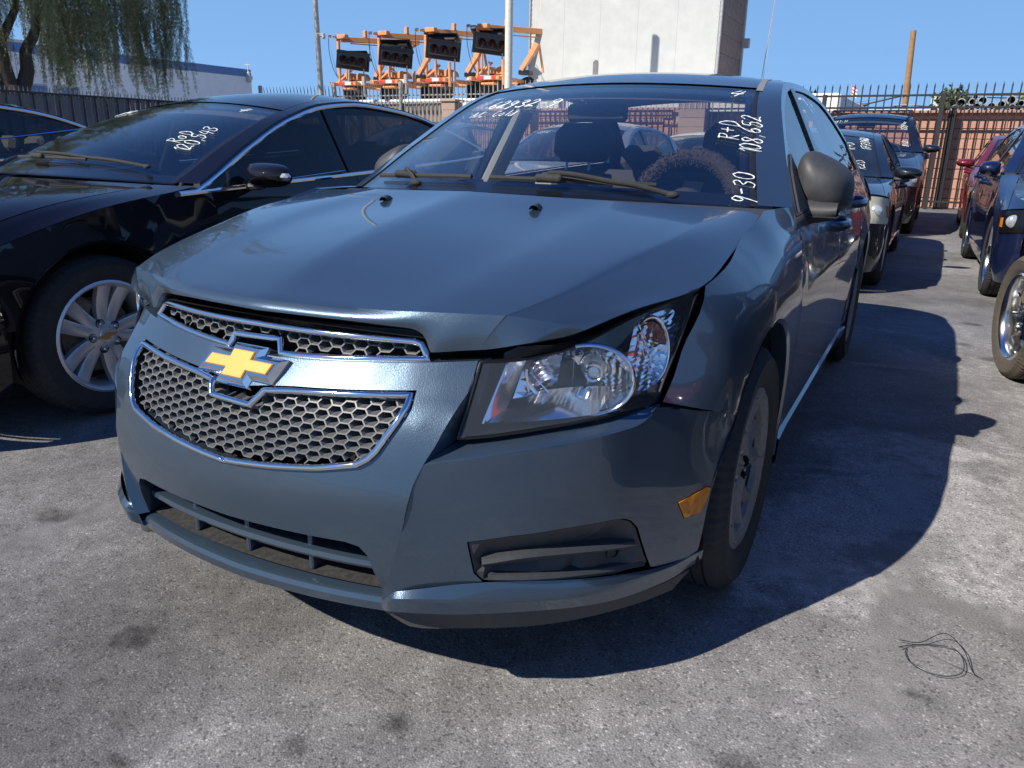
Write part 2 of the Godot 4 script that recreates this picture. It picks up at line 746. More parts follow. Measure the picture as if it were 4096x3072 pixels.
func hood_point(p: Dictionary, u: float, w: float) -> Vector3:
	var zc: float = p.zA + .03
	var e := over(p, zc, 1.0)
	var a := Vector3(u * e.x, e.y + (crv(p.bow_y, -zc) - .006) * (1 - u * u), zc + (crv(p.bow_z, -zc) + .06) * (1 - u * u))
	var b := nose(p, u, hood_edge(p, u))
	var q := a.lerp(b, w)
	q.y += p.crown * sin(PI * pow(w, 1.25)) * (1.0 - .35 * u * u)
	if absf(u) >= 0.995:
		q.x = signf(u) * (side_x(p, q.y, q.z))
	return q

func hood_edge(p: Dictionary, u: float) -> float:
	return lerpf(p.yh, p.yh - p.drop, pow(absf(u), 3.0))

func hood_grid(p: Dictionary, u0: float, u1: float, nu: int, nw: int) -> MB:
	var rows := []
	for b in nw + 1:
		var row := PackedVector3Array()
		for a in nu + 1:
			row.append(hood_point(p, lerpf(u0, u1, float(a) / nu), float(b) / nw))
		rows.append(row)
	var m := MB.new()
	m.grid(rows)
	return away(m, Vector3(0, 0, p.zf))

# top edge of the fender in the side view
func fender_top(p: Dictionary, z: float) -> float:
	var best := 0.0
	var lo := 0.0
	var hi := 1.0
	for k in 18:
		best = (lo + hi) / 2.0
		if hood_point(p, 1.0, best).z < z:
			lo = best
		else:
			hi = best
	return hood_point(p, 1.0, best).y

func belt(p: Dictionary, z: float) -> float:
	return crv(p.belt, -z)

func car(called: String, p: Dictionary, label: String) -> Node3D:
	var t := thing(called, label, p.get("kind", "car"))
	var paint: Material = p.paint
	var zr: float = p.zf - p.wb
	var zd0: float = p.doors[0]
	var zd1: float = p.doors[1]
	var zd2: float = p.doors[2]
	var zB: float = p.doors[1]
	var st: float = p.get("step", .07)
	var sill: float = p.sill
	var cf := Vector2(p.zf, p.R)
	var cr := Vector2(zr, p.R)
	var ar: float = p.arch
	var f := func(q): return S(p, q)
	var dead := Vector3(-.018, 0, 0)
	# side panels below the belt line
	var al := acos(clampf((sill + .07 - p.R) / ar, -1, 1)) if false else 0.0
	var lowA := asin(clampf((sill - p.R) / ar, -1.0, 1.0))
	if not p.custom:
		var fe := []
		fe.append_array(arc(cf, ar, .25, PI - lowA, 16))
		fe.append(Vector2(zd0, sill))
		fe.append(Vector2(zd0, belt(p, zd0)))
		fe.append(Vector2(p.zA + .03, fender_top(p, p.zA + .03)))
		for k in range(1, 9):
			var zz := lerpf(p.zA + .03, p.zf + ar + .02, k / 8.0)
			fe.append(Vector2(zz, fender_top(p, zz)))
		fe.append(Vector2(p.zf + ar + .02, cf.y + .25 * ar))
		var m := MB.new()
		trim(m, shrink(fe, .002), [], st, f, dead)
		pair("fender", away(m, Vector3(0, .6, -2)), paint, t)
	else:
		var fe := [Vector2(-.405, .645), Vector2(-.50, .762), Vector2(-.583, .866), Vector2(-.66, .885), Vector2(-.75, .905), Vector2(-.92, .945), Vector2(-1.07, .978), Vector2(-1.13, .99), Vector2(-1.30, .99), Vector2(-1.44, .985), Vector2(-1.385, .95), Vector2(-1.375, .90), Vector2(-1.375, .31), Vector2(-1.318, .31)]
		var ax := arc(cf, ar, PI + .05, .66, 18)
		fe.append_array(ax)
		var m := MB.new()
		trim(m, shrink(fe, .002), [], .03, f, Vector3(-.008, -.004, -.03))
		pair("fender", away(m, Vector3(0, .6, -2)), paint, t)
	var mk_door := func(z0: float, z1: float, rear: bool) -> Array:
		var d := [Vector2(z0, sill + .06), Vector2(z0, belt(p, z0))]
		for k in range(1, 6):
			var zz := lerpf(z0, z1, k / 5.0)
			d.append(Vector2(zz, belt(p, zz)))
		if rear:
			var a0 := PI * .5 + .55
			for q in arc(cr, ar + .045, .62, -.35, 8):
				if q.x > z1 + .002 and q.y > sill + .06:
					d.append(q)
			d.append(Vector2(cr.x + sqrt(maxf(0.0, pow(ar + .045, 2.0) - pow(sill + .06 - cr.y, 2.0))), sill + .06))
		else:
			d.append(Vector2(z1, sill + .06))
		return shrink(d, .0028)
	for w in 2:
		var m := MB.new()
		trim(m, mk_door.call([zd0, zd1][w], [zd1, zd2][w], w == 1), [], st, f, dead)
		away(m, Vector3(0, .6, -2))
		for sx in [1, -1]:
			var d := put("front_door" if w == 0 else "rear_door", m if sx == 1 else m.mirror(), paint, t)
			var hz: float = [zd1 + .17, zd2 + .24][w]
			var hy: float = belt(p, hz) - .105
			var h := MB.new()
			var path := []
			for q in [[.0, -.012], [.022, .024], [.07, .046], [.13, .046], [.178, .024], [.20, -.012]]:
				path.append(S(p, Vector2(hz + .1 - q[0], hy + .012 * q[0] / .2), q[1]))
			h.tube(smooth(path, 12), .0125, 8, false, 1.5)
			put("door_handle", h if sx == 1 else h.mirror(), p.get("handle", paint), d)
	var qp := []
	qp.append_array(arc(cr, ar, lowA + 2 * PI if false else PI - .25, .60, 14))
	qp.append_array([cr + Vector2(cos(.60), sin(.60)) * (ar + .045), Vector2(zd2, belt(p, zd2))])
	for q in arc(cr, ar + .045, .60, .95, 4):
		if q.x > zd2:
			qp.insert(qp.size() - 1, q)
	var zE: float = zr - ar - .02
	for k in range(1, 9):
		var zz := lerpf(zd2, zE, k / 8.0)
		qp.append(Vector2(zz, deck_y(p, zz)))
	qp.append(Vector2(zE, p.R + .25 * ar))
	var mq := MB.new()
	trim(mq, shrink(qp, .002), [], st, f, dead)
	pair("rear_quarter_panel", away(mq, Vector3(0, .6, -2)), paint, t)
	# sill, wheel arch lips, arch liners
	var ms := MB.new()
	var srows := []
	for yy in [sill + .057, sill + .03, sill, sill - .05, sill - .06]:
		var row := PackedVector3Array()
		for k in 13:
			var zz := lerpf(p.zf - ar - .01, zr + ar + .01, k / 12.0)
			row.append(S(p, Vector2(zz, yy), .006 if yy > sill - .055 and yy < sill + .05 else -.04))
		srows.append(row)
	ms.grid(srows)
	pair("sill", away(ms, Vector3(0, .6, -2)), p.get("sillmat", paint), t)
	for c in [cf, cr]:
		var lip := MB.new()
		var lin_ := MB.new()
		var r1 := PackedVector3Array()
		var r2 := PackedVector3Array()
		var r3 := PackedVector3Array()
		for q in arc(c, ar, -.25, PI + .25, 28):
			var e := S(p, q, 0.0)
			r1.append(e + Vector3(.001, 0, 0))
			var i := Vector3(e.x, c.y + (q.y - c.y) * .975, c.x + (q.x - c.x) * .975)
			r2.append(i + Vector3(-.006, 0, 0))
			r3.append(i + Vector3(-.05, 0, 0))
		lip.grid([r1, r2, r3])
		lin_.lathe([Vector2(ar * .985, .62), Vector2(ar * .985, p.W - .045)], 30, at(0, c.y, c.x), -.30, PI + .30)
		lin_.lathe([Vector2(.01, .60), Vector2(ar * .985, .60)], 30, at(0, c.y, c.x), -.30, PI + .30)
		pair("wheel_arch_lip", lip, paint, t)
		pair("wheel_arch_liner", lin_, M.liner, t)
	# greenhouse
	side_glass(t, p)
	var top := MB.new()
	var zt: float = p.zW
	var ze: float = p.zR
	var roof := over_grid(p, zt - .012, ze + .012, -p.sg, p.sg, 18, 18)
	put("roof", roof, p.get("roofmat", paint), t)
	pair("roof_pillar", over_grid(p, p.zA, p.zC, p.sg + .006, 1.0, 40, 3), paint, t)
	pair("windscreen_moulding", over_grid(p, p.zA, p.zC, p.sg - .016, p.sg + .010, 40, 1, -.004), M.trim, t)
	if p.custom:
		pair("roof_ditch", over_grid(p, zt + .03, ze - .05, p.sg - .012, p.sg + .022, 20, 1, .0015), M.moulding, t)
	var ws := over_grid(p, p.zA, zt, -p.sg + .01, p.sg - .01, 14, 20, -.004)
	ws.add(over_grid(p, p.zA, zt, -p.sg + .01, p.sg - .01, 14, 20, -.010))
	put("windscreen", ws, p.get("glass", M.glass), t)
	var bw := over_grid(p, ze, p.zC, -p.sg + .01, p.sg - .01, 12, 16, -.004)
	bw.add(over_grid(p, ze, p.zC, -p.sg + .01, p.sg - .01, 12, 16, -.009))
	put("back_window", bw, p.get("glass", M.glass), t)
	var borders := [over_grid(p, p.zA, lerpf(p.zA, zt, .09), -p.sg, p.sg, 2, 20, -.014), over_grid(p, lerpf(p.zA, zt, .90 if p.custom else .955), zt - .014, -p.sg, p.sg, 2, 20, -.014), over_grid(p, ze + .014, lerpf(ze, p.zC, .06), -p.sg, p.sg, 2, 16, -.014), over_grid(p, lerpf(ze, p.zC, .94), p.zC, -p.sg, p.sg, 2, 16, -.014)]
	for sx in [1.0, -1.0]:
		borders.append(over_grid(p, p.zA, zt, sx * (p.sg - .045), sx * p.sg, 14, 2, -.016))
		borders.append(over_grid(p, ze, p.zC, sx * (p.sg - .055), sx * p.sg, 12, 2, -.016))
	for e in borders:
		put("glass_border", e, M.frit, t)
	var hl := over_grid(p, lerpf(p.zA, zt, .88), lerpf(ze, p.zC, .1), -p.sg, p.sg, 14, 12, -.035)
	put("headliner", hl, M.headliner, t)
	# nose, hood, tail
	if not p.custom:
		front_end(t, p)
	rear_end(t, p)
	interior(t, p)
	# wheels
	for e in [[p.zf, 1, 0], [p.zf, -1, 0], [zr, 1, 0], [zr, -1, 0]]:
		var w := wheel(p)
		t.add_child(w, true)
		w.name = "wheel" if e[0] == p.zf and e[1] == 1 else "wheel_%03d" % t.get_child_count()
		w.position = Vector3(e[1] * (p.W + p.get("outset", -.012) - p.get("tw", .215) / 2.0), p.R, e[0])
		if e[1] < 0:
			w.rotation.y = PI
		w.rotation.x = 0.4 * e[1] + e[0]
		if e[0] == p.zf:
			w.rotation.y += p.get("steer", 0.0)
	for sx in ([1, -1] if p.get("mirrors", true) else []):
		door_mirror(t, p, sx)
	# floor pan closes the body from below
	var pan := MB.new()
	pan.box(Vector3(1.16, .10, p.wb + 1.0), at(0, .24, (p.zf + zr) / 2.0))
	pan.box(Vector3(1.66, .10, p.wb - 2 * ar - .06), at(0, .24, (p.zf + zr) / 2.0))
	if p.custom:
		var tray := PackedVector2Array()
		for k in 21:
			var x := lerpf(-.80, .80, k / 20.0)
			tray.append(Vector2(x, crv(PLAN, absf(x)) - .085))
		tray.append(Vector2(.80, -.62))
		tray.append(Vector2(-.80, -.62))
		pan.slab(tray, .015, Transform3D(Basis(Vector3(1, 0, 0), Vector3(0, 0, 1), Vector3(0, 1, 0)), Vector3(0, .236, 0)))
		pan.box(Vector3(.20, .36, .02), at(.70, .42, -.50))
		pan.box(Vector3(.20, .36, .02), at(-.70, .42, -.50))
	put("floor_pan", pan, M.liner, t)
	return t

func deck_y(p: Dictionary, z: float) -> float:
	if z > p.zC:
		return belt(p, z)
	return lerpf(rail(p, p.zC).y, p.ydeck - .03, clampf((z - p.zC) / (p.zf - p.wb - p.arch - .02 - p.zC), 0, 1))

func side_glass(t: Node3D, p: Dictionary) -> void:
	var zB: float = p.doors[1]
	var zd2: float = p.doors[2]
	# outline of the frame in (z, y): along the belt and back along the rail
	var low := []
	var high := []
	var n := 26
	for k in n + 1:
		var z := lerpf(p.zA - .01, p.zC + .02, float(k) / n)
		low.append(Vector2(z, minf(belt(p, z) + .0, rail(p, z).y - .004)))
		high.append(Vector2(z, rail(p, z).y))
	high.reverse()
	var fw := dlo(p, p.dlo[0], zB + .045)
	var rw := dlo(p, zB - .045, p.dlo[1])
	var m := MB.new()
	var f := func(q): return S(p, q)
	trim(m, low + high, [fw, rw], .05, f, Vector3.ZERO)
	var fm := 0
	pair("window_frame", away(m, Vector3(0, .8, -2.3)), p.paint, t)
	for w in [fw, rw]:
		var edge := MB.new()
		var r1 := PackedVector3Array()
		var r2 := PackedVector3Array()
		for q in dense(w, .05):
			r1.append(S(p, q))
			r2.append(S(p, q, -.03))
		edge.grid([r1, r2], true)
		pair("window_seal", edge, M.frit, t)
	var gm: Material = p.get("sideglass", M.glass)
	for w in 2:
		var g := MB.new()
		var fg := func(q): return S(p, q, -.007)
		trim(g, [fw, rw][w], [], .08, fg)
		away(g, Vector3(0, .8, -2.3))
		for sx in [1, -1]:
			put("front_window" if w == 0 else "rear_window", g if sx == 1 else g.mirror(), gm, t)
	var bp := MB.new()
	var poly := []
	for q in [[.05, .008], [-.05, .008]]:
		poly.append(Vector2(zB + q[0], belt(p, zB + q[0]) + q[1]))
	for q in [-.05, .05]:
		poly.append(Vector2(zB + q, rail(p, zB + q).y - .022))
	var fb := func(q): return S(p, q, .003)
	trim(bp, poly, [], .06, fb)
	pair("door_pillar", away(bp, Vector3(0, .8, -2.3)), M.pillar, t)
	if p.get("chrome", false):
		var a := []
		var b := []
		for k in 31:
			var z := lerpf(p.dlo[0] + .09, p.dlo[1] - .02, k / 30.0)
			b.append(S(p, Vector2(z, belt(p, z) + .004), .006))
		for k in 31:
			var z := lerpf(p.dlo[0] + .09, p.dlo[1] - .02, k / 30.0)
			a.append(S(p, Vector2(z, maxf(rail(p, z).y - p.get("frame", .03) + .012, belt(p, z) + .006)), .006))
		for e in [a, b]:
			var c := MB.new()
			c.tube(e, .0115, 8, false, 1.0)
			pair("chrome_window_trim", c, M.chrome, t)

# window opening between two stations
func dlo(p: Dictionary, z0: float, z1: float) -> Array:
	var a := []
	var b := []
	var n := 12
	for k in n + 1:
		var z := lerpf(z0, z1, float(k) / n)
		var lo: float = belt(p, z) + .012
		var hi: float = rail(p, z).y - p.get("frame", .03)
		if hi - lo > .012:
			a.append(Vector2(z, lo))
			b.append(Vector2(z, hi))
	b.reverse()
	return a + b

func front_end(t: Node3D, p: Dictionary) -> void:
	var paint: Material = p.paint
	var um: float = p.get("uline", .80)
	var hood := hood_grid(p, -um, um, 20, 14)
	put("hood", hood, paint, t, 20.0)
	pair("fender_top", hood_grid(p, um + .008, 1.0, 4, 14), paint, t)
	var under := MB.new()
	under.add(hood_grid(p, -.99, .99, 10, 8), at(0, -.03, -.01))
	put("engine_cover", under, M.liner, t)
	var yb := func(_u): return p.sill - .06
	var yt := func(u): return hood_edge(p, u) - .012
	# lamps, grille and air intake are cut into bands of the nose
	var g0: float = p.grille[0]
	var g1: float = p.grille[1]
	var gu: float = p.grille[2]
	var b := MB.new()
	b.add(nose_grid(p, -1, 1, yb, func(_u): return g0, 32, 10))
	b.add(nose_grid(p, -1, -gu, func(_u): return g0, yt, 10, 6))
	b.add(nose_grid(p, gu, 1, func(_u): return g0, yt, 10, 6))
	b.add(nose_grid(p, -gu, gu, func(_u): return g1, yt, 14, 2))
	put("front_bumper", b, paint, t)
	var gb := MB.new()
	gb.add(nose_grid(p, -gu - .01, gu + .01, func(_u): return g0 - .01, func(_u): return g1 + .01, 14, 3, 1.0, -.05))
	put("grille_back", gb, M.liner, t)
	var gr := MB.new()
	for k in 5:
		var y := lerpf(g0, g1, (k + .5) / 5.0)
		var path := []
		for a in 13:
			path.append(nose(p, lerpf(-gu, gu, a / 12.0), y, 1.0, -.012))
		gr.tube(path, .008, 6)
	put("grille_bar", gr, M.chrome if p.get("chrome", false) else M.plastic, t)
	for sx in [1.0, -1.0]:
		var h: Array = p.lamp   # u0, u1, y0, y1
		var l := nose_grid(p, sx * h[0], sx * h[1], func(u): return lerpf(h[2] + .03, h[2], (absf(u) - h[0]) / (h[1] - h[0])), func(u): return minf(hood_edge(p, u) - .016, h[3]), 8, 5, 1.0, .008)
		var rim := MB.new()
		rim.add(nose_grid(p, sx * (h[0] - .012), sx * minf(h[1] + .012, 1.0), func(u): return h[2] - .006 + lerpf(.03, 0, clampf((absf(u) - h[0]) / (h[1] - h[0]), 0, 1)), func(u): return hood_edge(p, u) - .010, 8, 4, 1.0, .004))
		var lp := put("headlight", l, p.get("lampmat", M.lamp), t)
		put("lamp_surround", rim, M.frit, lp)
		var bulb := MB.new()
		var um2: float = sx * lerpf(h[0], h[1], .38)
		bulb.ball(nose(p, um2, lerpf(h[2], h[3], .5), 1.0, -.004), Vector3(.055, .05, .03), 8)
		put("lamp_lens", bulb, M.lamp_lens, lp)
		var sig := nose_grid(p, sx * lerpf(h[0], h[1], .78), sx * lerpf(h[0], h[1], .96), func(_u): return lerpf(h[2], h[3], .25), func(u): return lerpf(h[2], minf(h[3], hood_edge(p, u) - .02), .75), 4, 3, 1.0, .011)
		put("indicator", sig, M.amber, lp)
	var lowg := MB.new()
	lowg.add(nose_grid(p, -.42, .42, func(_u): return p.sill + .02, func(_u): return p.sill + .12, 12, 2, 1.0, .005))
	put("lower_intake", lowg, M.liner, t)

func rear_end(t: Node3D, p: Dictionary) -> void:
	var yt := func(_u): return p.ydeck
	var b := nose_grid(p, -1, 1, func(_u): return p.sill - .02, func(u): return lerpf(p.ydeck, p.ydeck - .03, pow(absf(u), 3.0)), 28, 12, -1.0)
	put("rear_bumper", b, p.paint, t)
	var rows := []
	for w in 9:
		var row := PackedVector3Array()
		for k in 17:
			var s := lerpf(-1, 1, k / 16.0)
			var a := over(p, p.zC, s)
			var e := nose(p, s, lerpf(p.ydeck, p.ydeck - .03, pow(absf(s), 3.0)), -1.0)
			var q := a.lerp(e, w / 8.0)
			if absf(s) > .99:
				q.x = signf(s) * side_x(p, q.y, q.z)
			else:
				q.y += .012 * sin(PI * w / 8.0)
			row.append(q)
		rows.append(row)
	var m := MB.new()
	m.grid(rows)
	put("trunk_lid", away(m, Vector3(0, 0, -3.5)), p.paint, t)
	for sx in [1.0, -1.0]:
		var l := nose_grid(p, sx * .56, sx * .985, func(_u): return p.ydeck - .20, func(_u): return p.ydeck - .07, 8, 4, -1.0, .006)
		put("tail_light", l, M.red_lens, t)

func interior(t: Node3D, p: Dictionary) -> void:
	var zc: float = p.zA
	var yb: float = belt(p, p.doors[0])
	var d := MB.new()
	var rows := []
	for q in [[.16, -.02], [.05, .0], [-.1, .012], [-.27, .0], [-.36, -.06], [-.38, -.3]]:
		var row := PackedVector3Array()
		for k in 13:
			var s := lerpf(-1, 1, k / 12.0)
			row.append(Vector3(s * .72, yb - .005 + q[1] - .02 * s * s, zc + q[0] + .22 * (1 - s * s) * smoothstep(-.3, .1, q[0])))
		rows.append(row)
	d.grid(rows)
	put("dashboard", away(d, Vector3(0, 0, zc)), M.dash, t)
	var cloth: Material = p.get("seat", M.seat)
	for sx in [1, -1]:
		seat(t, p, Vector3(sx * .37, 0, p.doors[1] + .04), .52, cloth, true)
	var rz: float = p.doors[2] - .12
	var rb := MB.new()
	rb.box(Vector3(1.24, .14, .5), at(0, .50, rz + .35), .04)
	rb.box(Vector3(1.26, .62, .13), Transform3D(Basis(Vector3.RIGHT, -.35), Vector3(0, .72, rz)), .05)
	var rs := put("rear_seat", rb, cloth, t)
	for x in [-.4, 0, .4]:
		var h := MB.new()
		h.box(Vector3(.25, .15, .09), Transform3D(Basis(Vector3.RIGHT, -.25), Vector3(x, 1.085, rz - .15)), .04)
		put("headrest", h, cloth, rs)
	var sh := MB.new()
	sh.box(Vector3(1.3, .03, .5), at(0, .94, rz - .33), .01)
	put("parcel_shelf", sh, M.dash, t)
	# trims of the pillars inside and the door cards
	for sx in [1, -1]:
		var tr := MB.new()
		var b0 := S(p, Vector2(p.doors[1], belt(p, p.doors[1]) - .05), -.07)
		var b1 := S(p, Vector2(p.doors[1] - .05, rail(p, p.doors[1]).y - .03), -.06)
		tr.bar(b0 * Vector3(sx, 1, 1), b1 * Vector3(sx, 1, 1), .05, .13, .012)
		put("pillar_trim", tr, p.get("lining", M.headliner), t)
	for w in 2:
		var dc := MB.new()
		var q := []
		var z0: float = p.doors[w] - .02
		var z1: float = p.doors[w + 1] + .02
		for k in 7:
			var z := lerpf(z0, z1, k / 6.0)
			q.append(Vector2(z, belt(p, z) + .006))
		q.append(Vector2(z1, .42 if w == 0 else .78))
		q.append(Vector2(z0, .42))
		trim(dc, q, [], .12, func(a): return S(p, a, -.055))
		pair("door_card", dc, M.dash, t)
	var cw := MB.new()
	var sw := Transform3D(Basis(Vector3.RIGHT, -.42), Vector3(.37, yb - .03 + p.get("wheel_up", 0.0), zc - .46))
	var ring := []
	for k in 28:
		var a := TAU * k / 28
		ring.append(sw * Vector3(cos(a) * .185, sin(a) * .185, 0))
	cw.tube(ring, p.get("grip", .015), 10, true)
	var sp := MB.new()
	sp.box(Vector3(.34, .035, .02), sw, .008)
	sp.ball(sw.origin, Vector3(.075, .06, .04), 8)
	sp.bar(sw.origin, sw * Vector3(0, 0, -.2), .06, .06)
	var s := put("steering_wheel", cw, p.get("gripmat", M.dash), t)
	put("spoke", sp, M.dash, s)
	if p.get("grip", .015) > .02:
		fuzz(s, ring)
	var rm := MB.new()
	var rp := over(p, lerpf(p.zA, p.zW, .90), 0.0) + Vector3(0, -.085, -.07)
	rm.box(Vector3(.25, .068, .03), Transform3D(Basis(), rp), .014)
	rm.bar(rp, rp + Vector3(0, .07, .05), .02, .02)
	put("interior_mirror", rm, M.dash, t)

func seat(t: Node3D, p: Dictionary, o: Vector3, w: float, cloth: Material, front: bool) -> void:
	var b := MB.new()
	b.box(Vector3(w, .15, .52), Transform3D(Basis(Vector3.RIGHT, .12), o + Vector3(0, .47, .28)), .045)
	var rows := []
	for k in 9:
		var f := k / 8.0
		var row := PackedVector3Array()
		var ww := w * (.48 - .13 * f * f * f)
		var y := .52 + .50 * f
		var z := o.z + .04 - .24 * f
		for a in 16:
			var an := TAU * a / 16
			var e := 0.62
			row.append(Vector3(o.x + ww * signf(cos(an)) * pow(absf(cos(an)), e), y, z + .075 * (1.0 - .35 * f) * signf(sin(an)) * pow(absf(sin(an)), e)))
		rows.append(row)
	b.grid(rows, true)
	var last: PackedVector3Array = rows[8]
	var c := b.p(Vector3(o.x, 1.045, o.z - .2))
	for a in 16:
		b.tri(c, b.v.size() - 17 + a, b.v.size() - 17 + (a + 1) % 16)
	var s := put("front_seat", b, cloth, t, 50.0)
	var h := MB.new()
	h.box(Vector3(.27, .185, .10), Transform3D(Basis(Vector3.RIGHT, -.2), o + Vector3(0, 1.165, -.235)), .045)
	put("headrest", h, cloth, s, 50.0)
	if p.custom:
		for sx in [-1.0, 1.0]:
			var pr := []
			for k in 6:
				var fk := lerpf(.45, .97, k / 5.0)
				var ww := w * (.48 - .13 * fk * fk * fk)
				var row := PackedVector3Array()
				for a in 5:
					var an := lerpf(PI * .08, PI * .40, a / 4.0)
					row.append(Vector3(o.x + sx * (ww + .004) * pow(cos(an), .62), .52 + .50 * fk, o.z + .04 - .24 * fk + (.079 * (1.0 - .35 * fk)) * pow(sin(an), .62)))
				pr.append(row)
			var bolster := MB.new()
			bolster.grid(pr)
			put("bolster", bolster, M.beige, s, 50.0)
	var post := MB.new()
	for x in [-.06, .06]:
		post.tube([o + Vector3(x, 1.0, -.205), o + Vector3(x, 1.12, -.23)], .007, 6)
	put("headrest_post", post, M.steel, s)

func door_mirror(t: Node3D, p: Dictionary, sx: int) -> void:
	var z0: float = p.get("mirror_z", p.dlo[0] - .05)
	var base := S(p, Vector2(z0, belt(p, z0) + .03), -.01)
	var shell := MB.new()
	var W: Vector3 = p.get("mirror_size", Vector3(.118, .058, .062))
	var c := base + Vector3(W.x + .012, .030, .01)
	var rows := []
	for k in 13:
		var f := k / 12.0
		var row := PackedVector3Array()
		var rr := pow(sin(PI * (.5 + .5 * f)), .55) if f < 1.0 else 0.0
		for a in 20:
			var an := TAU * a / 20
			var e := .7
			row.append(c + Vector3(W.x * rr * signf(cos(an)) * pow(absf(cos(an)), e) + .01 * f, W.y * rr * signf(sin(an)) * pow(absf(sin(an)), e) * (1.0 - .18 * cos(an)), -.03 + .105 * f))
		rows.append(row)
	shell.grid(rows, true)
	away(shell, c)
	var arm := MB.new()
	arm.tube([base + Vector3(-.02, -.02, 0), base + Vector3(.04, -.028, .0), base + Vector3(W.x * .9, -.022, .01)], [.035, .028, .024], 8, false, .7)
	var gl := MB.new()
	var row0 := []
	for a in 20:
		row0.append(rows[0][a])
	var ci := gl.p(c + Vector3(0, 0, -.022))
	for a in 20:
		gl.p(row0[a] * 1.0)
	for a in 20:
		gl.tri(ci, 1 + a, 1 + (a + 1) % 20)
	var flip := sx < 0
	var s := put("door_mirror", shell.mirror() if flip else shell, p.get("mirrormat", p.paint), t, 50.0)
	put("mirror_arm", arm.mirror() if flip else arm, M.plastic, s)
	put("mirror_glass", gl.mirror() if flip else gl, M.mirror, s)

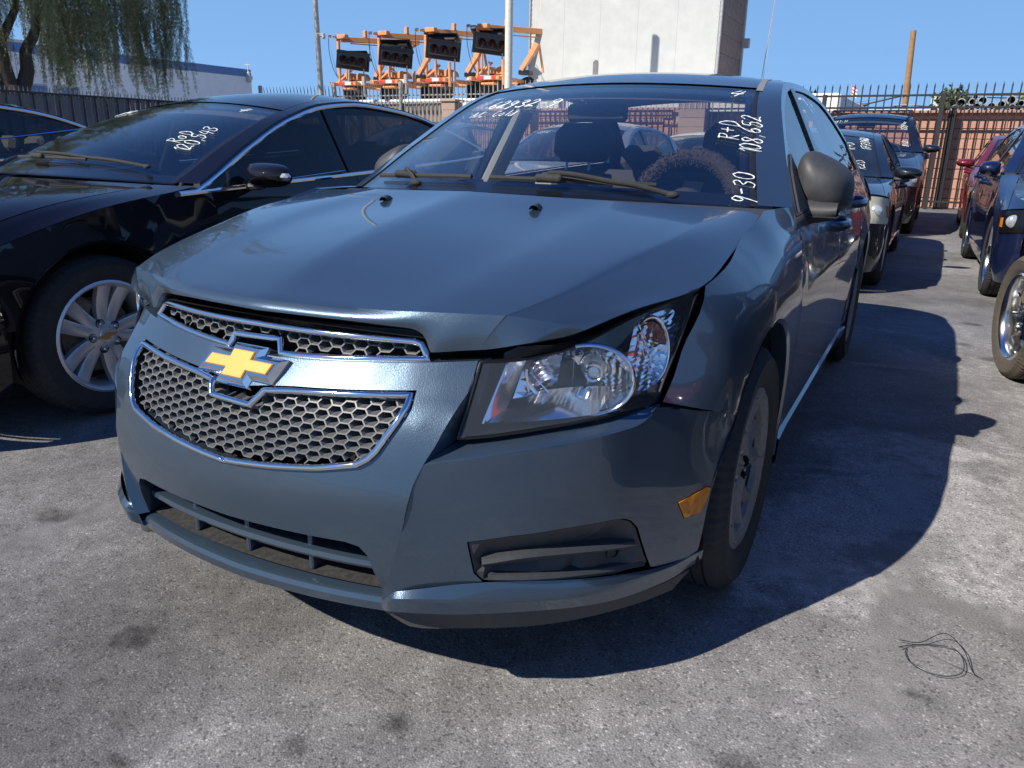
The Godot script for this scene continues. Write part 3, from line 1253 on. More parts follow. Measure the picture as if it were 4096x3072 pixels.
# ---------------------------------------------------------------- wheels
var wheel_cache := {}
func wheel(p: Dictionary) -> Node3D:
	var key := "%s %s %s %s" % [p.get("wheel", "alloy"), p.R, p.rim, p.has("rimmat")]
	if wheel_cache.has(key):
		return wheel_cache[key].duplicate()
	var w := Node3D.new()
	wheel_cache[key] = w
	var R: float = p.R
	var r: float = p.rim
	var h: float = p.get("tw", .215) / 2.0
	var kind: String = p.get("wheel", "alloy")
	# tyre with grooves round and sipes across its shoulders
	var prof := []
	for q in [[r * .97, -h * .8], [r + .004, -h * .86], [lerpf(r, R, .5), -h * 1.04], [R - .022, -h * .97], [R - .006, -h * .84], [R, -h * .70]]:
		prof.append(Vector2(q[0], q[1]))
	for g in [-.46, -.1, .26, .56]:
		var x: float = h * g
		prof.append_array([Vector2(R, x - .004), Vector2(R - .008, x - .003), Vector2(R - .008, x + .003), Vector2(R, x + .004)])
	for q in [[R, h * .70], [R - .006, h * .84], [R - .022, h * .97], [lerpf(r, R, .72), h * 1.05], [lerpf(r, R, .66), h * 1.03], [lerpf(r, R, .3), h * 1.0], [r + .012, h * .93], [r + .004, h * .86], [r * .97, h * .8]]:
		prof.append(Vector2(q[0], q[1]))
	var seg := 160
	var rows := []
	for q in prof:
		var row := PackedVector3Array()
		for s in seg:
			var a := TAU * s / seg
			var rad: float = q.x
			if s % 2 == 0 and absf(q.y) > h * .68 and q.x > R - .03:
				rad -= .006
			row.append(Vector3(q.y, sin(a) * rad, cos(a) * rad))
		rows.append(row)
	var ty := MB.new()
	ty.grid(rows, true)
	put("tyre", ty, p.get("tyremat", M.tyre), w, 40.0)
	var mat: Material = p.get("rimmat", M.alloy)
	var barrel := MB.new()
	barrel.lathe([Vector2(r * .97, -h * .8), Vector2(r * .90, -h * .6), Vector2(r * .86, h * .3), Vector2(r * .93, h * .78), Vector2(r * .985, h * .84), Vector2(r + .006, h * .90), Vector2(r - .004, h * .95), Vector2(r - .014, h * .88), Vector2(r - .02, h * .74)], 48)
	put("rim", barrel, mat, w, 40.0)
	var disc := MB.new()
	disc.lathe([Vector2(.01, h * .1), Vector2(r * .68, h * .1), Vector2(r * .68, -.01), Vector2(.01, -.01)], 32)
	disc.box(Vector3(.07, .12, .09), at(h * .1, .05, r * .55), .015)
	put("brake_disc", disc, M.iron, w)
	var n := 5
	var hub: float = h * .62
	var cover := MB.new()
	if kind == "double":       # five pairs of spokes that part from the hub to the rim
		for k in n:
			var a := TAU * k / n
			for sd in [-1, 1]:
				spoke(cover, r, a + sd * .25, a + sd * .205, .044, .062, hub, h * .82, h * .10)
	elif kind == "cover":      # plastic wheel cover with broad paddles
		for k in 5:
			var a := TAU * k / 5
			for sd in [-1, 1]:
				spoke(cover, r * .99, a + sd * .15, a + sd * .30, .05, .064, hub + .012, h * .86, h * .06, .012)
		cover.lathe([Vector2(r * .995, h * .9), Vector2(r * .90, h * .93), Vector2(r * .82, h * .84), Vector2(r * .80, h * .7)], 48)
	elif kind == "thin":
		for k in 10:
			spoke(cover, r, TAU * k / 10, TAU * k / 10, .03, .02, hub * .5, h * .55, h * .1)
	else:
		for k in n:
			spoke(cover, r, TAU * k / n, TAU * k / n, .075, .07, hub, h * .82, h * .12)
	put("spoke", cover, mat, w, 35.0)
	var cap := MB.new()
	cap.lathe([Vector2(.078, hub * .6), Vector2(.074, hub - .008), Vector2(.040, hub + .004), Vector2(.034, hub + .004)], 32)
	cap.lathe([Vector2(.034, hub + .004), Vector2(.030, hub + .008), Vector2(.001, hub + .010)], 32)
	put("hub", cap, mat, w, 40.0)
	var nut := MB.new()
	nut.lathe([Vector2(.011, 0), Vector2(.011, .016), Vector2(.006, .021), Vector2(.0005, .022)], 8)
	var hole := MB.new()
	hole.lathe([Vector2(.0195, .0), Vector2(.0195, .008), Vector2(.0165, .009), Vector2(.016, .002), Vector2(.001, .002)], 14)
	var nut_mesh := fin(nut)
	var hole_mesh := fin(hole)
	for k in n:
		var a := TAU * (k + .5) / n
		for e in [["lug_nut", nut_mesh, M.steel], ["lug_recess", hole_mesh, M.trim]]:
			put(e[0], e[1], e[2], w).position = Vector3(hub - .008, sin(a) * .0575, cos(a) * .0575)
	if p.has("cap_emblem"):
		var e := bowtie(.0155, .0035, .002)
		var em := MB.new()
		em.add(e, Transform3D(Basis(Vector3(0, 0, -1), Vector3(0, 1, 0), Vector3(1, 0, 0)).rotated(Vector3.RIGHT, .7), Vector3(hub + .011, 0, 0)))
		put("hub_emblem", em, M.gold, w)
	return w

# a spoke of trapezoid section from the hub to the rim
func spoke(m: MB, r: float, a0: float, a1: float, w0: float, w1: float, x0: float, x1: float, deep: float, ridge := 0.0) -> void:
	var rows := []
	for k in 7:
		var f := k / 6.0
		var rad := lerpf(.036, r * .965, f)
		var a := lerpf(a0, a1, smoothstep(0.0, 1.0, f))
		var c := Vector3(0, sin(a), cos(a)) * rad
		var side := Vector3(0, cos(a), -sin(a))
		var w := lerpf(w0, w1, f) / 2.0
		var x := lerpf(x0, x1, f * f) - .012 * sin(PI * f)
		var row := PackedVector3Array()
		for q in [[-1.0, -deep * 3.0], [-1.0, -.006 - ridge * .5], [-.62, 0.0], [0.0, ridge], [.62, 0.0], [1.0, -.006 - ridge * .5], [1.0, -deep * 3.0]]:
			row.append(c + side * w * q[0] + Vector3(x + q[1], 0, 0))
		rows.append(row)
	m.grid(rows)

func bowtie(s: float, depth: float, bev: float) -> MB:
	var m := MB.new()
	var o := PackedVector2Array()
	for q in [[-.88, .88], [1.0, .88], [.86, .36], [2.9, .36], [2.4, -.36], [.74, -.36], [.62, -.88], [-1.22, -.88], [-1.05, -.36], [-3.05, -.36], [-2.55, .36], [-.78, .36]]:
		o.append(Vector2(q[0], q[1]) * s)
	return m.slab(o, depth, Transform3D(), bev)
# ---------------------------------------------------------------- the blue-grey sedan in front
const FZ := [-1.44, -1.1, -.92, -.75, -.59, -.50, -.40, -.30]
const FY := [.31, .55, .65, .75, .82, .88, .95, 1.0]
const FX := [[.876, .888, .892, .890, .884, .872, .845, .82], [.876, .893, .896, .893, .884, .870, .826, .778], [.878, .898, .901, .894, .882, .852, .783, .74], [.874, .894, .894, .882, .862, .826, .755, .72], [.85, .884, .874, .850, .817, .784, .74, .71], [.845, .855, .836, .784, .763, .745, .71, .68], [.80, .80, .760, .722, .70, .69, .67, .64], [.74, .73, .70, .68, .65, .62, .6, .58]]

func fender_x(y: float, z: float) -> float:
	var col := []
	for a in FZ.size():
		var row := []
		for b in FY.size():
			row.append(Vector2(FY[b], FX[a][b]))
		col.append(Vector2(FZ[a], crv(row, y)))
	return crv(col, z)

const Z0 := [Vector2(.20, .02), Vector2(.24, .033), Vector2(.272, .040), Vector2(.30, .045), Vector2(.35, .06), Vector2(.408, .070), Vector2(.464, .073), Vector2(.50, .071), Vector2(.529, .064), Vector2(.60, .042), Vector2(.66, .012), Vector2(.70, -.018), Vector2(.747, -.042), Vector2(.79, -.055), Vector2(.82, -.06)]
func F1(x: float, y: float, off := 0.0) -> Vector3:
	return Vector3(x, y, crv(Z0, y) - (.30 + clampf(y - .66, 0, .2)) * x * x - .25 * pow(x, 4.0) + off)

const PLAN := [Vector2(0, .07), Vector2(.38, .02), Vector2(.435, -.012), Vector2(.5, -.052), Vector2(.6, -.13), Vector2(.7, -.25), Vector2(.765, -.36), Vector2(.82, -.455), Vector2(.86, -.535), Vector2(.885, -.60), Vector2(.897, -.68)]
const DROP := [Vector2(.20, -.02), Vector2(.27, .0), Vector2(.35, .010), Vector2(.46, .008), Vector2(.584, -.005), Vector2(.65, -.02)]
# lower corner of the bumper: s is x, stretched where the skin turns along the side
func F2(x: float, y: float, off := 0.0) -> Vector3:
	var q := Vector3(x, y, crv(PLAN, x) + crv(DROP, y))
	if off != 0.0:
		var t := Vector2(.01, crv(PLAN, x + .005) - crv(PLAN, x - .005)).normalized()
		q += Vector3(-t.y, 0, t.x) * off
	return q

# along the skin: s to x, so that cells stay even round the corner
const SX := [Vector2(0, 0), Vector2(.39, .38), Vector2(.455, .435), Vector2(.53, .5), Vector2(.66, .6), Vector2(.81, .7), Vector2(.94, .765), Vector2(1.05, .82), Vector2(1.14, .86), Vector2(1.21, .885), Vector2(1.29, .897)]
func to_s(x: float) -> float:
	var t := []
	for q in SX:
		t.append(Vector2(q.y, q.x))
	return lin(t, x)

func sy(pts: Array) -> Array:
	var o := []
	for q in pts:
		o.append(Vector2(to_s(q[0]), q[1]))
	return o

func F3(q: Vector2, off := 0.0) -> Vector3:
	return F2(lin(SX, q.x), q.y, off)

# the glass of the headlight
func FL(x: float, y: float, off := 0.0) -> Vector3:
	return Vector3(x, y, crv(PLAN, x) - .045 - (y - .62) * (.4 + (x - .48) * .5) + off)

func v2(a: Array) -> Array:
	var o := []
	for q in a:
		o.append(Vector2(q[0], q[1]))
	return o

func v3(a: Array) -> Array:
	var o := []
	for q in a:
		o.append(Vector3(q[0], q[1], q[2]))
	return o

const GR_LOW := [[0, .668], [.06, .677], [.13, .684], [.25, .691], [.386, .700], [.389, .673], [.380, .646], [.364, .614], [.352, .591], [.338, .575], [.316, .561], [.228, .543], [.128, .531], [.05, .524], [0, .521]]
func both_sides(half: Array) -> Array:
	var o := v2(half)
	for k in range(half.size() - 1, -1, -1):
		if absf(half[k][0]) > .0001:
			o.append(Vector2(-half[k][0], half[k][1]))
	return o

func build_cruze() -> void:
	var p := {
		"custom": true, "paint": M.cruze, "H": 1.477, "W": .892, "L": 4.56, "R": .330, "rim": .214, "arch": .405, "zf": -.915, "wb": 2.685, "sill": .245,
		"belt": [Vector2(1.2, .955), Vector2(1.6, .962), Vector2(2.4, .985), Vector2(3.4, 1.03), Vector2(4.2, 1.06)],
		"rail": [Vector2(1.33, .945), Vector2(1.42, .995), Vector2(1.64, 1.135), Vector2(2.06, 1.352), Vector2(2.3, 1.402), Vector2(2.7, 1.416), Vector2(3.1, 1.395), Vector2(3.5, 1.29), Vector2(3.85, 1.125), Vector2(4.05, 1.045)],
		"bow_y": [Vector2(1.3, .03), Vector2(2.06, .024), Vector2(2.3, .045), Vector2(2.6, .060), Vector2(3.4, .055), Vector2(4.05, .02)], "bow_z": [Vector2(1.3, .36), Vector2(1.6, .33), Vector2(2.06, .20), Vector2(2.5, .0), Vector2(3.2, -.04), Vector2(4.05, -.16)],
		"zA": -1.40, "zW": -2.07, "zR": -3.20, "zC": -3.98, "sg": .885, "doors": [-1.378, -2.36, -3.28], "dlo": [-1.60, -3.66], "yc": .78, "crease": .010, "ydeck": 1.06, "back": [Vector2(.3, .10), Vector2(.5, .0), Vector2(.8, .02), Vector2(1.0, .07), Vector2(1.1, .09)],
		"wheel": "cover", "rimmat": M.cover, "mirrors": false, "lining": M.beige, "seat": M.seat, "grip": .030, "gripmat": M.fuzz, "wheel_up": .02, "step": .06, "handle": M.cruze, "frame": .030,
	}
	var t := car("blue_grey_sedan", p, "blue grey metallic sedan with gold bowtie badge and chrome grille, closest to the camera")
	var paint_: Material = M.cruze
	# hood: rows from the windscreen to the lip over the grille
	var rows := [
		v3([[0, 1.018, -.90], [.3, 1.009, -.95], [.44, 1.003, -1.00], [.60, .994, -1.07], [.70, .988, -1.105], [.755, .985, -1.12], [.786, .976, -1.125]]),
		v3([[0, .992, -.74], [.3, .972, -.77], [.46, .972, -.78], [.645, .958, -.78], [.695, .953, -.785], [.758, .933, -.82], [.791, .912, -.82]]),
		v3([[0, .949, -.48], [.3, .928, -.50], [.45, .926, -.50], [.597, .913, -.49], [.650, .907, -.53], [.735, .882, -.57], [.782, .862, -.585]]),
		v3([[0, .905, -.28], [.28, .886, -.29], [.42, .882, -.29], [.558, .873, -.295], [.592, .868, -.31], [.665, .850, -.36], [.706, .840, -.372]]),
		v3([[0, .839, -.074], [.26, .8385, -.100], [.40, .842, -.132], [.512, .843, -.168], [.530, .842, -.178], [.60, .828, -.225], [.645, .811, -.275]]),
	]
	var g := hood_net(rows)
	var hm := MB.new()
	hm.grid(g)
	# the rim of the hood turns under
	var rim := []
	for r in g:
		rim.append(r[r.size() - 1])
	var front: PackedVector3Array = g[g.size() - 1]
	var edge := []
	for k in rim.size() - 1:
		edge.append(rim[k])
	for k in range(front.size() - 1, -1, -1):
		edge.append(front[k])
	var e2 := PackedVector3Array()
	var e3 := PackedVector3Array()
	for q in edge:
		e2.append(q + Vector3(-.004, -.005, -.010))
		e3.append(q + Vector3(-.02, -.006, -.06))
	hm.grid([PackedVector3Array(edge), e2, e3])
	put("hood", away(hm, Vector3(0, .2, -1)).both(), paint_, t, 25.0)
	# centre of the bumper, cut for the grilles
	var chin := [[0, .730], [.07, .730], [.16, .733], [.28, .740], [.398, .748], [.478, .754], [.478, .70], [.467, .66], [.452, .612], [.437, .578], [.424, .54], [.411, .463], [.386, .36], [.362, .294], [.348, .296], [.334, .383], [.319, .401], [.29, .407], [.165, .405], [0, .402]]
	var bm := MB.new()
	trim(bm, both_sides(chin), [both_sides(GR_LOW)], .022, func(q): return F1(q.x, q.y), Vector3(0, 0, -.035))
	away(bm, Vector3(0, .5, -1))
	# lower corner with the bezel and lamp cut out
	var fog := [[.511, .422], [.579, .429], [.655, .429], [.717, .424], [.734, .420], [.747, .408], [.756, .388], [.766, .338], [.775, .290], [.768, .284], [.732, .287], [.682, .301], [.631, .315], [.56, .328], [.536, .334], [.522, .354]]
	var mark := [[.810, .420], [.852, .436], [.858, .430], [.854, .397], [.845, .374], [.822, .375]]
	var low := [[.437, .578], [.513, .588], [.608, .600], [.667, .604], [.739, .612], [.760, .628], [.764, .641], [.80, .627], [.84, .610], [.884, .592], [.880, .56], [.874, .511], [.866, .468], [.858, .409], [.852, .322], [.847, .277], [.83, .268], [.79, .266], [.776, .2785], [.732, .2845], [.682, .2985], [.631, .3125], [.56, .3255], [.536, .3315], [.45, .326], [.404, .318], [.362, .294], [.386, .36], [.411, .463], [.424, .54]]
	# the bezel touches the lower edge, so the outline runs round it
	var cm := MB.new()
	trim(cm, sy([[.437, .578], [.513, .588], [.608, .600], [.667, .604], [.739, .612], [.760, .628], [.764, .641], [.80, .627], [.84, .610], [.884, .592], [.880, .56], [.874, .511], [.866, .468], [.858, .409], [.852, .322], [.847, .277], [.83, .268], [.79, .266], [.777, .279], [.766, .338], [.756, .388], [.747, .408], [.734, .420], [.717, .424], [.655, .429], [.579, .429], [.511, .422], [.522, .354], [.536, .334], [.45, .326], [.404, .318], [.362, .294], [.386, .36], [.411, .463], [.424, .54]]), [sy(mark)], .02, func(q): return F3(q), Vector3(-.015, 0, -.025))
	away(cm, Vector3(0, .5, -1.2))
	# ledge under the lamp and the hollow beside it
	var up := v3([[.466, .606, -.100], [.53, .615, -.142], [.61, .624, -.208], [.672, .629, -.285], [.737, .636, -.365], [.764, .643, -.405]])
	var dn := []
	for q in [[.437, .578], [.513, .588], [.608, .600], [.672, .604], [.739, .612], [.760, .628]]:
		dn.append(F2(q[0], q[1]))
	var lg := MB.new()
	var ra := PackedVector3Array(smooth(up, 20))
	var rb := PackedVector3Array(smooth(dn, 20))
	var rc := PackedVector3Array()
	for k in 21:
		rc.append(ra[k].lerp(rb[k], .9) + Vector3(0, .0025, 0))
	lg.grid([ra, rc, rb])
	away(lg, Vector3(.4, .3, -.8))
	var sc := MB.new()
	var la := []
	for q in [[.478, .754], [.478, .70], [.467, .66], [.452, .612], [.437, .578]]:
		la.append(F1(q[0], q[1]))
	var lb := v3([[.492, .757, -.175], [.488, .70, -.155], [.479, .652, -.132], [.467, .615, -.112], [.440, .580, -.03]])
	sc.grid([PackedVector3Array(smooth(la, 12)), PackedVector3Array(smooth(lb, 12))])
	away(sc, Vector3(.2, .6, -.8))
	# lip along the bottom
	var lt := smooth(v3([[.362, .296, .004], [.404, .320, .020], [.53, .334, -.060], [.68, .304, -.218], [.79, .272, -.395], [.85, .270, -.52]]), 36)
	var le := smooth(v3([[.360, .293, .024], [.404, .302, .032], [.53, .294, -.046], [.69, .268, -.214], [.80, .259, -.405], [.854, .266, -.53]]), 36)
	var lo := smooth(v3([[.355, .262, .018], [.40, .275, .026], [.53, .266, -.056], [.70, .234, -.247], [.795, .222, -.42], [.850, .238, -.54]]), 36)
	var li := []
	for q in lo:
		li.append(q + Vector3(-.03, .004, -.05))
	var ll := MB.new()
	var le2 := []
	for k in le.size():
		le2.append(le[k].lerp(lt[k], .25) + Vector3(.001, .003, .002))
	ll.grid([PackedVector3Array(lt), PackedVector3Array(le2), PackedVector3Array(le), PackedVector3Array(lo), PackedVector3Array(li)])
	away(ll, Vector3(.2, .5, -1.0))
	var lip := MB.new()
	var cr := []
	for sec in [[.004, -.035], [.0, -.006], [-.004, .004], [-.014, .008], [-.034, .004], [-.040, -.02], [-.038, -.06]]:
		var row := PackedVector3Array()
		for k in 25:
			var x := lerpf(0, .359, k / 24.0)
			var q := F1(x, .287)
			row.append(Vector3(x, .282 + .006 * (x / .36) + sec[0], q.z + sec[1] + .004))
		cr.append(row)
	lip.grid(cr)
	away(lip, Vector3(0, .3, -1))
	var all := MB.new()
	all.add(bm)
	all.add(cm.both())
	all.add(lg.both())
	all.add(sc.both())
	all.add(ll.both())
	all.add(lip.both())
	put("front_bumper", all, paint_, t, 24.0)
	# lower air dam
	var ad := MB.new()
	var a0 := smooth(v3([[.30, .245, -.01], [.36, .255, .0], [.49, .262, -.045], [.60, .252, -.14], [.70, .228, -.262], [.78, .216, -.40], [.835, .226, -.50]]), 24)
	var a1 := smooth(v3([[.33, .238, -.03], [.40, .222, -.01], [.50, .212, -.075], [.60, .206, -.15], [.68, .196, -.245], [.755, .186, -.365], [.808, .186, -.46]]), 24)
	var a2 := []
	for q in a1:
		a2.append(q + Vector3(-.02, 0, -.03))
	ad.grid([PackedVector3Array(a0), PackedVector3Array(a1), PackedVector3Array(a2)])
	pair("air_dam", away(ad, Vector3(.2, .4, -1)), M.plastic, t)
	# intake: dark box, blade in body colour, ribs, dusty plate
	var back := MB.new()
	back.box(Vector3(.74, .20, .02), at(0, .37, -.135))
	back.box(Vector3(.02, .16, .14), at(.362, .36, -.08))
	back.box(Vector3(.02, .16, .14), at(-.362, .36, -.08))
	back.box(Vector3(.80, .02, .8), at(0, .262, -.50))
	back.box(Vector3(.80, .30, .02), at(0, .60, -.19))
	put("radiator_panel", back, M.liner, t)
	var plate := MB.new()
	var pr := []
	for f in 4:
		var row := PackedVector3Array()
		for k in 33:
			var x := lerpf(-.352, .352, k / 32.0)
			row.append(Vector3(x, .294 + .006 * f, F1(x, .29).z - .012 - .038 * f))
		pr.append(row)
	plate.grid(pr)
	put("intake_plate", away(plate, Vector3(0, 0, 0)), M.dusty_black, t)
	var bl := MB.new()
	var br := []
	for sec in [[.016, -.095], [.010, -.03], [.004, -.013], [-.006, -.010], [-.014, -.016], [-.014, -.085]]:
		var row := PackedVector3Array()
		for k in 33:
			var x := lerpf(-.338, .338, k / 32.0)
			row.append(Vector3(x, .347 + sec[0], F1(x, .345).z + sec[1] - .012))
		br.append(row)
	bl.grid(br)
	put("intake_blade", away(bl, Vector3(0, .347, -.06)), paint_, t)
	for x in [-.17, 0.0, .17]:
		var rb2 := MB.new()
		rb2.box(Vector3(.012, .10, .06), at(x, .346, F1(x, .345).z - .065), .003)
		put("intake_rib", rb2, paint_, t)
	for sx in [-1, 1]:
		var frame := MB.new()
		frame.bar(Vector3(sx * .340, .392, -.025), Vector3(sx * .354, .294, -.05), .010, .08)
		put("intake_frame", frame, M.trim, t)
	# fog lamp bezels: pan, two blades and a screw hole
	var fm := MB.new()
	var fin_ := sy(fog)
	trim(fm, shrink(fin_, .003), [], .03, func(q): return F3(q, -.026 if Geometry2D.is_point_in_polygon(q, PackedVector2Array(shrink(fin_, .022))) else -.004))
	away(fm, Vector3(0, .4, -1.4))
	for b in [[[.535, .376], [.606, .382], [.682, .371], [.756, .350], .0], [[.545, .342], [.62, .330], [.70, .313], [.769, .292], .0]]:
		var rr := []
		for sec in [[.010, -.034], [.004, -.004], [-.003, .002], [-.010, -.004], [-.012, -.034]]:
			var row := PackedVector3Array()
			for q in smooth(v2([b[0], b[1], b[2], b[3]]), 14):
				row.append(F2(q.x, q.y + sec[0], sec[1]))
			rr.append(row)
		var one := MB.new()
		one.grid(rr)
		fm.add(away(one, F2(.65, .36, -.03)))
	var hole := MB.new()
	var hc := F2(.735, .332, -.026)
	var hn := Vector3(.80, 0, .6)
	hole.lathe([Vector2(.0165, .0), Vector2(.0165, .006), Vector2(.012, .006), Vector2(.0115, -.004), Vector2(.001, -.004)], 16, Transform3D(Basis(hn, Vector3.UP, hn.cross(Vector3.UP)), hc))
	for sx in [1, -1]:
		var f := put("fog_lamp_bezel", fm if sx == 1 else fm.mirror(), M.plastic, t)
		put("cover_hole", hole if sx == 1 else hole.mirror(), M.trim, f)
	var mm := MB.new()
	trim(mm, shrink(sy(mark), .002), [], .012, func(q): return F3(q, .002 + .0012 * sin((q.x * .8 + q.y) * 900.0)), Vector3(-.01, 0, -.01))
	away(mm, Vector3(0, .4, -1.4))
	for sx in [1, -1]:
		put("side_marker", mm if sx == 1 else mm.mirror(), M.amber, t, 5.0)
	cruze_grilles(t)
	cruze_lamp(t)
	cruze_small(t, p)

# smooth from the windscreen to the crest, then a straight roll down to the lip
func hood_net(rows: Array) -> Array:
	var top := net(rows, 48, 32)
	var at_x := [0, .20, .30, .36, .385, .405, .43, .512, .53, .60, .645]
	var lx := [0, .20, .30, .352, .372, .383, .391, .46, .495, .565, .614]
	var ly := [.816, .816, .812, .808, .798, .782, .767, .774, .778, .793, .800]
	var lz := [-.056, -.075, -.096, -.113, -.118, -.117, -.114, -.140, -.152, -.18, -.24]
	var tx := []
	var ty := []
	var tz := []
	for k in at_x.size():
		tx.append(Vector2(at_x[k], lx[k]))
		ty.append(Vector2(at_x[k], ly[k]))
		tz.append(Vector2(at_x[k], lz[k]))
	var lip := []
	for c in 49:
		var x: float = top[32][c].x
		lip.append(Vector3(crv(tx, x), crv(ty, x), crv(tz, x)))
	var crest: PackedVector3Array = top[32]
	for k in range(1, 7):
		var f := k / 6.0
		var row := PackedVector3Array()
		for c in 49:
			var q: Vector3 = crest[c].lerp(lip[c], f)
			q += (crest[c] - top[30][c]).normalized() * .006 * sin(PI * f)
			row.append(q)
		top.append(row)
	return top

func ring_path(outline: Array, step: float, f: Callable) -> Array:
	var o := []
	for q in dense(outline, step):
		o.append(f.call(q))
	return o

func cruze_grilles(t: Node3D) -> void:
	# chrome frames; the lower one dips under the badge and the upper one climbs over it
	var lowr := [[.068, .677], [.13, .684], [.25, .691], [.386, .700], [.389, .673], [.380, .646], [.364, .614], [.352, .591], [.338, .575], [.316, .561], [.228, .543], [.128, .531], [.05, .524], [0, .521]]
	var lo := v2(lowr)
	for k in range(lowr.size() - 2, -1, -1):
		lo.append(Vector2(-lowr[k][0], lowr[k][1]))
	lo.append_array(v2([[-.066, .662], [-.06, .652], [.044, .648], [.052, .658]]))
	var upr := [[.396, .744], [.391, .754], [.379, .769], [.369, .783], [.352, .788], [.29, .7895], [.2, .790], [.1, .791], [0, .792]]
	var upl := v2(upr)
	for k in range(upr.size() - 2, -1, -1):
		upl.append(Vector2(-upr[k][0], upr[k][1]))
	upl.append_array(v2([[-.306, .739], [-.209, .732], [-.10, .727], [-.074, .726], [-.064, .750], [.052, .753], [.062, .727], [.10, .727], [.209, .732], [.306, .739]]))
	var inner := []
	for poly in [[lo, .0068, .004, "lower_grille_frame"], [upl, .0075, -.012, "upper_grille_frame"]]:
		var s := shrink(poly[0], .007)
		inner.append(shrink(poly[0], .012))
		var c := MB.new()
		c.tube(ring_path(s, .012, func(q): return F1(q.x, q.y, poly[2])), poly[1], 10, true)
		put(poly[3], c, M.chrome, t, 50.0)
	# honeycomb: blades set on edge, with real depth
	for w in 2:
		var poly: PackedVector2Array = PackedVector2Array(inner[w])
		var m := MB.new()
		var px := .0526
		var py := .0094 if w == 0 else .0098
		var deep := .034
		var off := -.010 if w == 0 else -.026
		var y0 := .51 if w == 0 else .716
		for r in range(0, 22):
			for c in range(-9, 10):
				var cx := c * px + (px * .5 if r % 2 else 0.0)
				var cy := y0 + r * py
				blade(m, Vector2(cx - px * .17, cy + py), Vector2(cx + px * .17, cy + py), poly, deep, off, 0.0)
				blade(m, Vector2(cx + px * .17, cy + py), Vector2(cx + px * .33, cy), poly, deep, off, 0.0)
				blade(m, Vector2(cx + px * .33, cy), Vector2(cx + px * .17, cy - py), poly, deep, off, 0.0)
		put("lower_grille_mesh" if w == 0 else "upper_grille_mesh", m, M.grille, t, 20.0)
	# badge: chrome border with a gold centre
	var c0 := F1(-.012, .703)
	var n := Vector3(.0, .52, .85).normalized()
	var bt := Transform3D(Basis(Vector3(1, 0, .02).normalized(), n.cross(Vector3(1, 0, .02)).normalized(), n), c0 - n * .02)
	var outer := PackedVector2Array()
	for q in Geometry2D.offset_polygon(bow_outline(.0335), .0150, Geometry2D.JOIN_MITER)[0]:
		outer.append(q)
	var bmb := MB.new()
	bmb.slab(outer, .034, bt, .010)
	var badge := put("bowtie_badge", bmb, M.chrome, t, 15.0)
	var gm := MB.new()
	gm.slab(bow_outline(.0325), .038, bt, .002)
	put("badge_centre", gm, M.gold, badge, 15.0)
	# dark slot above the upper grille
	var sl := MB.new()
	var r1 := PackedVector3Array()
	var r2 := PackedVector3Array()
	var r3 := PackedVector3Array()
	for k in 33:
		var x := lerpf(-.48, .48, k / 32.0)
		var q := F1(x, .79)
		r1.append(Vector3(x, .802 - .10 * x * x, q.z - .01))
		r2.append(Vector3(x, .79, q.z - .07))
		r3.append(Vector3(x, .72, q.z - .09))
	sl.grid([r1, r2, r3])
	put("grille_shroud", away(sl, Vector3(0, .7, -1)), M.trim, t)

func bow_outline(s: float) -> PackedVector2Array:
	var o := PackedVector2Array()
	for q in [[-.93, .93], [.92, .93], [.80, .40], [2.72, .40], [2.38, -.38], [.64, -.38], [.50, -.93], [-1.34, -.93], [-1.16, -.38], [-3.1, -.38], [-2.72, .40], [-1.06, .40]]:
		o.append(Vector2(q[0] + .2, q[1]) * s)
	return o

func blade(m: MB, a: Vector2, b: Vector2, poly: PackedVector2Array, deep: float, off: float, _t: float) -> void:
	if not Geometry2D.is_point_in_polygon((a + b) / 2.0, poly):
		return
	var w := .0013
	var d := (b - a).normalized()
	var s := Vector2(-d.y, d.x) * w
	var f := []
	var k := []
	for q in [a - s, b - s, b + s, a + s]:
		f.append(m.p(F1(q.x, q.y, off)))
	for q in [a - s, b - s, b + s, a + s]:
		k.append(m.p(F1(q.x, q.y + .004, off - deep)))
	m.quad(f[0], f[3], f[2], f[1])
	m.quad(f[0], f[1], k[1], k[0])
	m.quad(f[2], f[3], k[3], k[2])
	m.quad(f[1], f[2], k[2], k[1])
	m.quad(f[3], f[0], k[0], k[3])

